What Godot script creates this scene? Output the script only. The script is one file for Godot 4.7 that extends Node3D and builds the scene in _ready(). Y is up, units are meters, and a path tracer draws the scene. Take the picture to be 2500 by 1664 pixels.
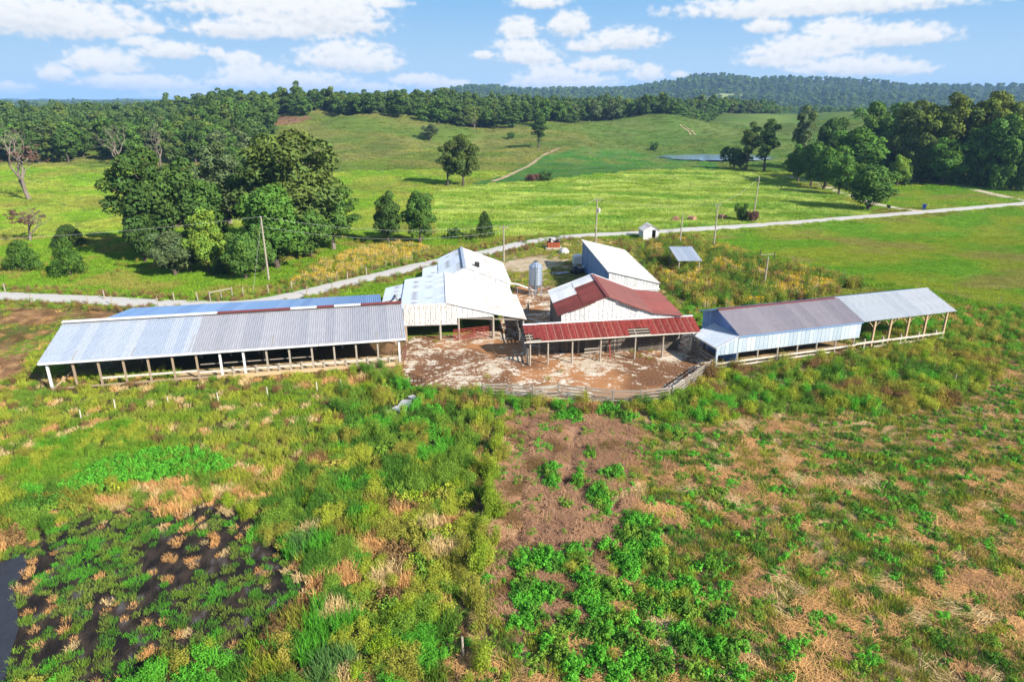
extends Node3D
# A farmstead seen from a drone about 26 m above ground: barns round a concrete yard, weedy lots in front,
# rolling pasture, woods and wooded hills behind. x is right, -z is away, y is up, metres.

const EYE := 26.0            # camera height
const FOCAL := 1640.0        # focal length in pixels of the 2500 x 1664 photograph
const HORIZON := 235.0       # row of the horizon there
var pitch := atan((832.0 - HORIZON) / FOCAL)

var M := {}                  # materials by name
var used := {}               # node names already taken
var shared := {}             # meshes shared between alike pieces
var rng := RandomNumberGenerator.new()
var n_roll := FastNoiseLite.new()
var n_patch := FastNoiseLite.new()
var n_fine := FastNoiseLite.new()
var n_warp := FastNoiseLite.new()
var n_clump := FastNoiseLite.new()
var n_clump2 := FastNoiseLite.new()
var n_clump3 := FastNoiseLite.new()
var copies := {}             # vegetation copies waiting to be committed, by plant kind
var zones := {}              # ground zones as world polygons


# ---------------------------------------------------------------- geometry collector
class Shape:
	var v := PackedVector3Array()
	var c := PackedColorArray()
	var n := PackedVector3Array()
	var smooth := false

	func tri(a: Vector3, b: Vector3, d: Vector3, k := Color.WHITE) -> void:
		v.push_back(a); v.push_back(b); v.push_back(d)
		c.push_back(k); c.push_back(k); c.push_back(k)

	func quad(a: Vector3, b: Vector3, d: Vector3, e: Vector3, k := Color.WHITE) -> void:
		tri(a, b, d, k)
		tri(a, d, e, k)

	func box(at: Vector3, size: Vector3, turn := Basis.IDENTITY, k := Color.WHITE) -> void:
		var p := []
		for i in 8:
			p.append(at + turn * (Vector3((i & 1) - 0.5, ((i >> 1) & 1) - 0.5, ((i >> 2) & 1) - 0.5) * size))
		quad(p[0], p[1], p[3], p[2], k); quad(p[5], p[4], p[6], p[7], k)
		quad(p[4], p[0], p[2], p[6], k); quad(p[1], p[5], p[7], p[3], k)
		quad(p[2], p[3], p[7], p[6], k); quad(p[4], p[5], p[1], p[0], k)

	# a squared timber from p to q, w wide and h deep
	func beam(p: Vector3, q: Vector3, w: float, h: float, k := Color.WHITE) -> void:
		var y := (q - p).normalized()
		var x := y.cross(Vector3(0, 0, 1) if absf(y.z) < 0.9 else Vector3(0, 1, 0)).normalized()
		var z := x.cross(y)
		box((p + q) * 0.5, Vector3(w, (q - p).length(), h), Basis(x, y, z), k)

	# a board from p to q standing on edge: h tall, t thick
	func board(p: Vector3, q: Vector3, h: float, t: float, k := Color.WHITE) -> void:
		var x := (q - p).normalized()
		var z := x.cross(Vector3.UP).normalized()
		box((p + q) * 0.5, Vector3((q - p).length(), h, t), Basis(x, z.cross(x), z), k)

	func tube(p: Vector3, q: Vector3, r0: float, r1: float, sides := 6, k := Color.WHITE, caps := true) -> void:
		var y := (q - p).normalized()
		var x := y.cross(Vector3(0, 0, 1) if absf(y.z) < 0.9 else Vector3(0, 1, 0)).normalized()
		var z := x.cross(y)
		for i in sides:
			var a := TAU * i / sides
			var b := TAU * (i + 1) / sides
			var da := x * cos(a) + z * sin(a)
			var db := x * cos(b) + z * sin(b)
			quad(p + da * r0, q + da * r1, q + db * r1, p + db * r0, k)
			if caps:
				tri(q, q + db * r1, q + da * r1, k)
				tri(p, p + da * r0, p + db * r0, k)

	# surface of revolution about the y axis through at; profile holds (radius, height)
	func lathe(at: Vector3, profile: Array, sides := 20, k := Color.WHITE) -> void:
		for j in profile.size() - 1:
			var a: Vector2 = profile[j]
			var b: Vector2 = profile[j + 1]
			for i in sides:
				var s := TAU * i / sides
				var t := TAU * (i + 1) / sides
				var p := at + Vector3(cos(s) * a.x, a.y, sin(s) * a.x)
				var q := at + Vector3(cos(t) * a.x, a.y, sin(t) * a.x)
				var r := at + Vector3(cos(t) * b.x, b.y, sin(t) * b.x)
				var u := at + Vector3(cos(s) * b.x, b.y, sin(s) * b.x)
				quad(p, u, r, q, k)

	func mesh() -> ArrayMesh:
		var a := []
		a.resize(Mesh.ARRAY_MAX)
		a[Mesh.ARRAY_VERTEX] = v
		a[Mesh.ARRAY_COLOR] = c
		if n.size() == v.size():
			a[Mesh.ARRAY_NORMAL] = n
		var m := ArrayMesh.new()
		m.add_surface_from_arrays(Mesh.PRIMITIVE_TRIANGLES, a)
		return m


# ---------------------------------------------------------------- scene helpers
func numbered(called: String) -> String:
	if not used.has(called):
		used[called] = 0
		return called
	used[called] += 1
	return "%s_%03d" % [called, used[called]]


func tag(o: Node, label: String, category: String, group := "", kind := "") -> Node:
	o.set_meta("label", label)
	o.set_meta("category", category)
	if group:
		o.set_meta("group", group)
	if kind:
		o.set_meta("kind", kind)
	return o


func thing(called: String, label: String, category: String, where := Vector3.ZERO, yaw := 0.0, group := "") -> Node3D:
	var o := Node3D.new()
	o.name = numbered(called)
	add_child(o)
	o.position = where
	o.rotation.y = yaw
	tag(o, label, category, group)
	return o


func part(called: String, mesh: Mesh, material: Material, parent: Node, place := Transform3D.IDENTITY, label := "") -> MeshInstance3D:
	var o := MeshInstance3D.new()
	o.name = called
	o.mesh = mesh
	o.material_override = material
	parent.add_child(o, true)
	o.transform = place
	if label:
		o.set_meta("label", label)
	return o


func single(called: String, mesh: Mesh, material: Material, where := Vector3.ZERO) -> MeshInstance3D:
	var o := MeshInstance3D.new()
	o.name = numbered(called)
	o.mesh = mesh
	o.material_override = material
	add_child(o)
	o.position = where
	return o


func structure(called: String, mesh: Mesh, material: Material) -> MeshInstance3D:
	var o := single(called, mesh, material)
	o.set_meta("kind", "structure")
	return o


func dup(o: Node3D, where: Vector3, yaw: float, size := Vector3.ONE, label := "") -> Node3D:
	var r: Node3D = o.duplicate()
	r.name = numbered(String(o.name).rstrip("_0123456789"))
	add_child(r)
	r.position = where
	r.rotation.y = yaw
	r.scale = size
	if label:
		r.set_meta("label", label)
	return r


# a point given as along (a), away (b) and height (h) in a building's own axes
func L(a: float, b: float, h: float) -> Vector3:
	return Vector3(a, h, -b)


func lin(r: float, g: float, b: float) -> Color:
	return Color(r, g, b).linear_to_srgb()


func mat(called: String, albedo: Color, rough := 0.85, metal := 0.0, spec := 0.4) -> StandardMaterial3D:
	var m := StandardMaterial3D.new()
	m.resource_name = called
	m.albedo_color = albedo.linear_to_srgb()
	m.roughness = rough
	m.metallic = metal
	m.metallic_specular = spec
	M[called] = m
	return m


# ---------------------------------------------------------------- where photograph pixels meet the land
func sight(u: float, v: float) -> Vector3:
	var x := (u - 1250.0) / FOCAL
	var y := -(v - 832.0) / FOCAL
	var c := cos(pitch)
	var s := sin(pitch)
	return Vector3(x, y * c - s, -(c + y * s))


func at(u: float, v: float) -> Vector3:
	var d := sight(u, v)
	var eye := Vector3(0, EYE, 0)
	var t := 20.0
	var last := t
	while t < 5000.0:
		var p := eye + d * t
		if p.y < hgt(p.x, p.z):
			break
		last = t
		t *= 1.012
	for i in 18:
		var m := (last + t) * 0.5
		var p := eye + d * m
		if p.y < hgt(p.x, p.z):
			t = m
		else:
			last = m
	var q := eye + d * t
	q.y = hgt(q.x, q.z)
	return q


# height above its foot at which something standing at foot reaches row v
func rise(foot: Vector3, v: float) -> float:
	var lo := 0.0
	var hi := 60.0
	for i in 40:
		var m := (lo + hi) * 0.5
		var q := foot + Vector3(0, m - EYE, 0)
		var f := -q.z * cos(pitch) - q.y * sin(pitch)
		var up := q.y * cos(pitch) - q.z * sin(pitch)
		if 832.0 - FOCAL * up / f > v:
			lo = m
		else:
			hi = m
	return lo


func metres(foot: Vector3, pixels: float) -> float:
	return pixels * (-foot.z * cos(pitch) + EYE * sin(pitch)) / FOCAL


func poly(pixels: Array, origin := Vector2.ZERO, zoom := 1.0) -> PackedVector2Array:
	var r := PackedVector2Array()
	for p in pixels:
		var w := at(origin.x + p[0] / zoom, origin.y + p[1] / zoom)
		r.push_back(Vector2(w.x, w.z))
	return r


func zone(called: String, pixels: Array, origin := Vector2.ZERO, zoom := 1.0) -> void:
	var p := poly(pixels, origin, zoom)
	var box := Rect2(p[0], Vector2.ZERO)
	for q in p:
		box = box.expand(q)
	zones[called] = [p, box]


func within(called: String, x: float, z: float) -> bool:
	var q := Vector2(x, z)
	var e: Array = zones[called]
	return e[1].has_point(q) and Geometry2D.is_point_in_polygon(q, e[0])


func bell(x: float, y: float) -> float:
	return exp(-0.5 * (x * x + y * y))


# skyline of the wooded far hills: column and row in the photograph
const SKYLINE := [[-600, 246], [300, 250], [700, 246], [1000, 230], [1090, 214], [1150, 204], [1190, 203], [1270, 213], [1400, 209], [1540, 207], [1620, 195], [1700, 180], [1760, 177], [1850, 184], [1900, 182], [1990, 189], [2100, 193], [2250, 203], [2400, 206], [2500, 200], [3200, 215]]
var skyline_h := []


func far_hill(u: float) -> float:
	var n := SKYLINE.size()
	if u <= SKYLINE[0][0]:
		return skyline_h[0]
	for i in n - 1:
		if u < SKYLINE[i + 1][0]:
			var k: float = (u - SKYLINE[i][0]) / float(SKYLINE[i + 1][0] - SKYLINE[i][0])
			k = k * k * (3.0 - 2.0 * k)
			return lerpf(skyline_h[i], skyline_h[i + 1], k)
	return skyline_h[n - 1]


func hgt(x: float, z: float) -> float:
	var d := -z
	if d < 140.0:
		return 0.0
	var h := 13.5 * bell((x + 105.0) / 125.0, (d - 475.0) / 110.0)
	h += 11.5 * bell((x - 225.0) / 190.0, (d - 590.0) / 135.0)
	h += 2.5 * bell((x + 300.0) / 130.0, (d - 520.0) / 170.0)
	h += 21.0 * bell((x + 310.0) / 170.0, (d - 1250.0) / 260.0)
	h += 1.3 * bell((x - 45.0) / 60.0, (d - 243.0) / 20.0)
	h += smoothstep(190.0, 340.0, d) * (1.0 - 0.8 * smoothstep(520.0, 640.0, d)) * n_roll.get_noise_2d(x, z) * 8.5
	var flat := bell((x - 90.0) / 55.0, (d - 305.0) / 40.0)
	h = lerpf(h, 0.6, clampf(flat * 1.5, 0.0, 1.0))
	var pond := bell((x - 92.0) / 22.0, (d - 312.0) / 18.0)
	h = lerpf(h, -0.6, clampf(pond * 1.6 - 0.25, 0.0, 1.0))
	if d > 900.0:
		h += maxf(0.0, far_hill(1250.0 + 1745.0 * x / d)) * smoothstep(1300.0, 2300.0, d)
		h += smoothstep(1300.0, 1700.0, d) * n_roll.get_noise_2d(x * 0.35, z * 0.35) * 12.0
	return h


# ---------------------------------------------------------------- textures and materials
func noise(seed_: int, freq: float, octaves := 4, kind := FastNoiseLite.TYPE_SIMPLEX_SMOOTH) -> FastNoiseLite:
	var n := FastNoiseLite.new()
	n.seed = seed_
	n.noise_type = kind
	n.frequency = freq
	n.fractal_octaves = octaves
	return n


# a seamless picture of noise, its grey run through the ramp of [position, colour] pairs
func ramp_texture(n: FastNoiseLite, w: int, h: int, ramp: Array) -> ImageTexture:
	var grey := n.get_seamless_image(w, h)
	var g := Gradient.new()
	g.offsets = PackedFloat32Array(ramp.map(func(r): return r[0]))
	g.colors = PackedColorArray(ramp.map(func(r): return r[1]))
	var table := []
	for i in 256:
		table.append(g.sample(i / 255.0))
	var data := grey.get_data()
	var out := Image.create(w, h, false, Image.FORMAT_RGB8)
	for y in h:
		for x in w:
			out.set_pixel(x, y, table[data[y * w + x]])
	return ImageTexture.create_from_image(out)


func grain(m: StandardMaterial3D, t: Texture2D, scale: Vector3, world := false, relief: Texture2D = null, depth := 1.0) -> StandardMaterial3D:
	m.albedo_texture = t
	m.uv1_triplanar = true
	m.uv1_world_triplanar = world
	m.uv1_scale = scale
	if relief:
		m.heightmap_enabled = true
		m.heightmap_texture = relief
		m.heightmap_scale = depth
	return m


func variants(called: String, tones: Array, rough: float, metal: float, t: Texture2D, scale: Vector3) -> Array:
	var r := []
	for i in tones.size():
		var m := mat("%s %d" % [called, i], tones[i], rough, metal)
		grain(m, t, scale)
		m.uv1_offset = Vector3(0.37 * i, 0.53 * i, 0.21 * i)
		r.append(m)
	M[called] = r
	return r


func make_materials() -> void:
	var g := func(a: float) -> Color: return Color(a, a, a)
	var weather := ramp_texture(noise(11, 0.02, 5), 256, 256, [[0.0, g.call(0.84)], [0.45, g.call(0.95)], [1.0, g.call(1.0)]])
	var rusty := ramp_texture(noise(12, 0.018, 5), 256, 256, [[0.0, Color(0.50, 0.38, 0.28)], [0.2, Color(0.74, 0.67, 0.60)], [0.32, Color(0.90, 0.88, 0.86)], [0.5, Color(1, 1, 1)], [1.0, Color(1, 1, 1)]])
	var worn := ramp_texture(noise(13, 0.03, 4), 256, 256, [[0.0, Color(0.60, 0.58, 0.57)], [0.25, Color(0.80, 0.79, 0.78)], [0.4, Color(0.95, 0.95, 0.95)], [0.6, Color(1, 1, 1)], [1.0, Color(1, 1, 1)]])
	var wood := ramp_texture(noise(14, 0.035, 4), 256, 256, [[0.0, g.call(0.55)], [0.5, g.call(0.85)], [1.0, g.call(1.0)]])
	var redcoat := ramp_texture(noise(15, 0.02, 5), 256, 256, [[0.0, Color(0.72, 0.7, 0.7)], [0.5, Color(0.95, 0.93, 0.92)], [0.68, Color(1, 1, 1)], [0.8, Color(1.0, 0.98, 0.95)], [1.0, Color(1, 1, 1)]])
	var soil := ramp_texture(noise(16, 0.05, 5), 512, 512, [[0.0, g.call(0.55)], [0.5, g.call(0.85)], [1.0, g.call(1.0)]])
	var lumps := ramp_texture(noise(17, 0.04, 5), 512, 512, [[0.0, g.call(0.0)], [1.0, g.call(1.0)]])
	var pebbles := ramp_texture(noise(18, 0.09, 3), 512, 512, [[0.0, g.call(0.7)], [0.5, g.call(0.92)], [1.0, g.call(1.0)]])

	variants("galvanised", [Color(0.392, 0.431, 0.490), Color(0.367, 0.412, 0.480), Color(0.412, 0.446, 0.500), Color(0.338, 0.387, 0.465)], 0.5, 0.2, weather, Vector3(1.3, 1.0, 0.2))
	variants("grey roof", [Color(0.322, 0.322, 0.355), Color(0.297, 0.302, 0.339), Color(0.347, 0.347, 0.376)], 0.55, 0.15, weather, Vector3(1.3, 1.0, 0.15))
	variants("lilac grey roof", [Color(0.261, 0.235, 0.261), Color(0.283, 0.257, 0.278), Color(0.244, 0.222, 0.248)], 0.55, 0.1, weather, Vector3(1.3, 1.0, 0.2))
	variants("sky tinted steel roof", [Color(0.200, 0.330, 0.560), Color(0.181, 0.300, 0.530), Color(0.230, 0.360, 0.590)], 0.5, 0.25, weather, Vector3(1.3, 1.0, 0.2))  # blue tone stands in for sky reflected off bare metal
	variants("bright roof", [Color(0.461, 0.487, 0.513), Color(0.426, 0.452, 0.487), Color(0.496, 0.513, 0.539)], 0.5, 0.15, weather, Vector3(1.3, 1.0, 0.2))
	variants("white roof", [Color(0.45, 0.449, 0.447), Color(0.41, 0.409, 0.407), Color(0.48, 0.479, 0.477), Color(0.37, 0.369, 0.367)], 0.6, 0.0, rusty, Vector3(0.5, 1.0, 0.09))
	variants("sky tinted pale roof", [Color(0.36, 0.42, 0.52), Color(0.39, 0.45, 0.54)], 0.55, 0.1, rusty, Vector3(0.5, 1.0, 0.09))  # bluer than the white roof: sky light put into the colour
	variants("red roof", [Color(0.181, 0.026, 0.020), Color(0.160, 0.023, 0.017), Color(0.200, 0.030, 0.022)], 0.55, 0.0, redcoat, Vector3(1.0, 1.0, 0.3))
	variants("faded red roof", [Color(0.146, 0.028, 0.023), Color(0.131, 0.025, 0.020), Color(0.167, 0.036, 0.029)], 0.6, 0.0, redcoat, Vector3(4.0, 1.0, 0.12))
	variants("white siding", [Color(0.56, 0.558, 0.555), Color(0.53, 0.528, 0.525), Color(0.59, 0.588, 0.585), Color(0.50, 0.498, 0.495)], 0.8, 0.0, worn, Vector3(0.9, 0.3, 0.9))
	variants("stained siding", [Color(0.54, 0.535, 0.525), Color(0.51, 0.505, 0.495), Color(0.57, 0.565, 0.555)], 0.75, 0.0, rusty, Vector3(1.3, 0.3, 1.3))
	variants("blue grey siding", [Color(0.365, 0.426, 0.487), Color(0.400, 0.461, 0.513), Color(0.331, 0.400, 0.461), Color(0.452, 0.505, 0.539)], 0.65, 0.1, weather, Vector3(1.3, 0.3, 1.3))
	variants("shade tinted siding", [Color(0.139, 0.261, 0.522), Color(0.122, 0.235, 0.487), Color(0.157, 0.278, 0.539), Color(0.104, 0.200, 0.418)], 0.6, 0.15, weather, Vector3(1.6, 0.3, 1.6))  # the blue of open shade put into the wall colour
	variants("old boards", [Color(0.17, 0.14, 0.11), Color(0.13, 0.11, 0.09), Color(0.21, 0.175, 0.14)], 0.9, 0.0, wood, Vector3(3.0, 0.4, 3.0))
	variants("fence boards", [Color(0.36, 0.31, 0.25), Color(0.31, 0.27, 0.22), Color(0.41, 0.365, 0.30)], 0.9, 0.0, wood, Vector3(0.5, 3.0, 3.0))
	grain(mat("post wood", Color(0.40, 0.30, 0.20), 0.9), wood, Vector3(4.0, 0.5, 4.0))
	grain(mat("grey post", Color(0.36, 0.31, 0.25), 0.9), wood, Vector3(4.0, 0.5, 4.0))
	grain(mat("pole wood", Color(0.44, 0.38, 0.30), 0.9), wood, Vector3(4.0, 0.3, 4.0))
	grain(mat("new lumber", Color(0.58, 0.42, 0.24), 0.85), wood, Vector3(3.0, 0.4, 3.0))
	grain(mat("bark", Color(0.13, 0.10, 0.075), 0.95), wood, Vector3(1.5, 0.3, 1.5))
	grain(mat("pale bark", Color(0.27, 0.22, 0.175), 0.95), wood, Vector3(1.5, 0.3, 1.5))
	grain(mat("white paint", Color(0.66, 0.66, 0.655), 0.6), weather, Vector3(0.7, 0.7, 0.7))
	grain(mat("white plank", Color(0.70, 0.63, 0.53), 0.85), wood, Vector3(0.5, 3.0, 3.0))
	grain(mat("red trim", Color(0.17, 0.035, 0.028), 0.6), weather, Vector3(0.7, 0.7, 0.7))
	grain(mat("dark trim", Color(0.05, 0.055, 0.065), 0.6), weather, Vector3(0.7, 0.7, 0.7))
	grain(mat("gate red", Color(0.36, 0.065, 0.05), 0.5), weather, Vector3(1, 1, 1))
	grain(mat("rust orange", Color(0.32, 0.075, 0.025), 0.85), weather, Vector3(1.5, 1.5, 1.5))
	grain(mat("rust brown", Color(0.16, 0.07, 0.045), 0.85), weather, Vector3(1.5, 1.5, 1.5))
	grain(mat("bin steel", Color(0.34, 0.40, 0.48), 0.42, 0.45), weather, Vector3(0.8, 0.8, 0.8))
	grain(mat("seam", Color(0.36, 0.20, 0.14), 0.8), weather, Vector3(2, 2, 2))
	mat("dark steel", Color(0.10, 0.11, 0.12), 0.5, 0.6)
	mat("black", Color(0.02, 0.02, 0.022), 0.6)
	mat("window glass", Color(0.03, 0.035, 0.04), 0.1)
	mat("blue plastic", Color(0.02, 0.055, 0.27), 0.5)
	mat("tyre", Color(0.025, 0.025, 0.026), 0.85)
	grain(mat("concrete", Color(0.46, 0.42, 0.36), 0.9), pebbles, Vector3(0.6, 0.6, 0.6), true)
	grain(mat("tan concrete", Color(0.55, 0.40, 0.22), 0.9), pebbles, Vector3(0.6, 0.6, 0.6), true)
	grain(mat("gravel", Color(0.50, 0.475, 0.44), 0.95), pebbles, Vector3(0.22, 0.22, 0.22), true)
	grain(mat("dirt track", Color(0.40, 0.29, 0.17), 0.95), pebbles, Vector3(0.2, 0.2, 0.2), true)
	grain(mat("pale gravel", Color(0.54, 0.45, 0.34), 0.95), pebbles, Vector3(0.22, 0.22, 0.22), true)
	grain(mat("stone", Color(0.5, 0.49, 0.48), 0.9), pebbles, Vector3(0.8, 0.8, 0.8), true)
	grain(mat("hay", Color(0.42, 0.24, 0.14), 0.95), soil, Vector3(1, 1, 1), true)
	var water := mat("pond water", Color(0.13, 0.23, 0.40), 0.08, 0.0, 0.5)  # blue stands in for the sky reflected on the pond
	grain(water, weather, Vector3(0.05, 0.05, 0.05), true, lumps, 0.15)
	grain(mat("lagoon water", Color(0.028, 0.030, 0.040), 0.6, 0.0, 0.35), weather, Vector3(0.3, 0.3, 0.3), true, lumps, 0.5)
	# the land: colours come with its vertices, grain and lumps from noise
	var land := mat("land", Color.WHITE, 0.95, 0.0, 0.2)
	land.vertex_color_use_as_albedo = true
	grain(land, soil, Vector3(0.35, 0.35, 0.35), true, lumps, 6.0)
	# leaves and blades
	for leaf in [["leaf", 0.36], ["blade", 0.40], ["dry blade", 0.3]]:
		var m := mat(leaf[0], Color.WHITE, 0.9, 0.0, 0.12)
		m.vertex_color_use_as_albedo = true
		m.backlight_enabled = true
		m.backlight = lin(leaf[1], leaf[1], leaf[1] * 0.6)


# crown colours: leaf material tinted for one kind of tree
func leaf_material(called: String, c: Color) -> StandardMaterial3D:
	if not M.has(called):
		var m := mat(called, c * (1.0 / 0.72), 0.85, 0.0, 0.15)
		m.vertex_color_use_as_albedo = true
		m.backlight_enabled = true
		m.backlight = lin(0.34, 0.34, 0.2)
	return M[called]


# ---------------------------------------------------------------- sky
# fair-weather clouds: column, row, half width, half height (in the photograph shrunk to 2356 columns)
const CLOUDS := [[120, 45, 190, 45], [30, 30, 80, 35], [250, 70, 60, 22], [340, 65, 35, 15], [390, 118, 75, 20], [320, 97, 40, 14], [620, 10, 230, 40], [700, 55, 170, 42], [560, 70, 120, 22], [780, 30, 95, 52], [840, 60, 40, 15],
	[230, 143, 75, 26], [265, 157, 60, 15], [125, 170, 35, 18], [20, 205, 50, 12], [330, 195, 120, 18], [420, 215, 80, 20], [270, 185, 60, 12], [400, 230, 110, 12], [555, 138, 45, 16], [497, 122, 18, 12], [590, 180, 90, 30], [700, 190, 110, 22], [540, 190, 60, 14],
	[800, 135, 110, 36], [770, 115, 40, 20], [850, 150, 70, 20], [860, 205, 60, 15], [960, 185, 60, 14], [1020, 195, 70, 14], [1200, 105, 60, 16], [1195, 70, 45, 28], [1215, 130, 70, 20], [1110, 128, 25, 10], [1240, 138, 50, 18], [1310, 60, 42, 32], [1240, 8, 60, 14], [880, 8, 60, 12],
	[1440, 92, 85, 25], [1350, 107, 50, 14], [1290, 190, 120, 22], [1380, 150, 70, 18], [1270, 170, 60, 20], [1490, 170, 40, 20], [1565, 172, 20, 8], [1870, 15, 300, 26], [1760, 25, 130, 22], [1765, 62, 45, 18], [1930, 70, 70, 25], [2040, 85, 130, 25], [1870, 105, 100, 25],
	[1800, 140, 90, 18], [1960, 155, 130, 22], [2080, 160, 60, 16], [2130, 85, 40, 14], [1840, 120, 120, 20]]


func make_sky() -> ImageTexture:
	var W := 4096
	var H := 2048
	var puffs := []                                     # azimuth, elevation, half width, half height, all in degrees
	for k in CLOUDS:
		var d := sight(k[0] / 0.9424, k[1] / 0.9424)
		var flat := Vector2(d.x, d.z).length()
		puffs.append([rad_to_deg(atan2(d.x, -d.z)), rad_to_deg(atan2(d.y, flat)), k[2] / 27.0 * cos(atan2(d.x, -d.z)), k[3] / 27.0])
	var r := RandomNumberGenerator.new()
	r.seed = 77
	for i in 150:                                       # the same kind of cloud all round and overhead
		var a := r.randf_range(-180.0, 180.0)
		var e := 1.0 + 62.0 * pow(r.randf(), 1.8)
		if absf(a) < 44.0 and e < 9.5:
			continue
		var s := r.randf_range(1.2, 5.5) * (1.0 + e / 25.0)
		for j in 3:
			puffs.append([a + r.randfn() * s * 0.7, e + r.randfn() * s * 0.16, s * r.randf_range(0.5, 1.1), s * r.randf_range(0.16, 0.34)])
	var fluff := noise(31, 0.16, 5)
	var coarse := Image.create(512, 256, false, Image.FORMAT_RGB8)
	sky_rows(coarse, puffs, fluff, 512, 256, 0, 512, 0, 256)
	coarse.resize(W, H, Image.INTERPOLATE_BILINEAR)
	var half := int(47.0 / 360.0 * W)
	sky_rows(coarse, puffs, fluff, W, H, 0, half, int(H * 0.5 - 11.0 / 180.0 * H), int(H * 0.5) + 12)
	sky_rows(coarse, puffs, fluff, W, H, W - half, W, int(H * 0.5 - 11.0 / 180.0 * H), int(H * 0.5) + 12)
	return ImageTexture.create_from_image(coarse)


func sky_rows(img: Image, puffs: Array, fluff: FastNoiseLite, W: int, H: int, x0: int, x1: int, y0: int, y1: int) -> void:
	var bins := {}
	for p in puffs:
		for b in range(floori((p[0] - p[2] * 1.6) / 3.0), floori((p[0] + p[2] * 1.6) / 3.0) + 1):
			var key := posmod(b, 120)
			if not bins.has(key):
				bins[key] = []
			bins[key].append(p)
	var zenith := Color(0.09, 0.27, 0.62)
	var mid := Color(0.245, 0.53, 0.89)
	var low := Color(0.50, 0.71, 0.92)
	for y in range(y0, y1):
		var e := 90.0 - (y + 0.5) / H * 180.0
		var up := maxf(e, 0.0)
		var air: Color = low.lerp(mid, smoothstep(0.0, 9.0, up)).lerp(zenith, smoothstep(6.0, 80.0, up))
		for x in range(x0, x1):
			var a := (x + 0.5) / W * 360.0
			if a > 180.0:
				a -= 360.0
			var c := air
			if e > -1.0 and e < 70.0:
				var near: Array = bins.get(posmod(floori(a / 3.0), 120), [])
				var body := 0.0
				var lit := 0.0
				var total := 0.0
				for p in near:
					var dx: float = a - p[0]
					if dx > 180.0: dx -= 360.0
					if dx < -180.0: dx += 360.0
					dx /= p[2] * 1.12
					var dy: float = (e - p[1]) / (p[3] * 1.12)
					if absf(dx) > 1.25 or absf(dy) > 1.4:
						continue
					if dy < 0.0:
						dy *= 1.5                    # flat undersides
					var q := 1.0 - dx * dx - dy * dy
					if q > -0.6:
						body = maxf(body, q + 0.6)
						var w := q + 0.61
						lit += w * clampf(0.55 + dy * 0.5, 0.0, 1.0)
						total += w
				if body > 0.0:
					var n := fluff.get_noise_2d(a * 6.0, e * 10.0) + 0.3 * fluff.get_noise_2d(a * 16.0 + 90.0, e * 26.0)
					var k := smoothstep(0.45, 1.35, body + n * 0.65)
					var shade := clampf(lit / total + n * 0.28, 0.0, 1.0)
					var cloud := Color(0.80, 0.83, 0.87).lerp(Color(1.0, 1.0, 1.0), smoothstep(0.15, 0.75, shade))
					c = air.lerp(cloud, k * 0.96)
			img.set_pixel(x, y, c.linear_to_srgb())


# ---------------------------------------------------------------- the land
const ROAD := [[-260, 712], [-120, 716], [0, 722], [100, 727], [200, 731], [300, 737], [390, 741], [480, 744], [560, 744], [650, 735], [760, 712], [850, 690], [960, 665], [1040, 645], [1180, 618], [1290, 592], [1400, 577], [1550, 569], [1700, 560], [1900, 546], [2100, 530], [2300, 514], [2500, 497], [2700, 482], [2950, 466]]
const DRIVE_TREES := [[2262, 517], [2200, 509], [2143, 499], [2100, 486], [2054, 470], [2003, 449], [1934, 433], [1880, 424]]
const DRIVE_WOODS := [[2520, 494], [2440, 477], [2380, 463], [2316, 449], [2262, 440], [2200, 436]]
const FIELD_TRACK := [[1363, 362], [1335, 375], [1310, 391], [1270, 415], [1232, 433], [1200, 444]]
const HAUL_TRACK := [[1666, 305], [1673, 312], [1686, 320], [1694, 331]]


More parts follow.
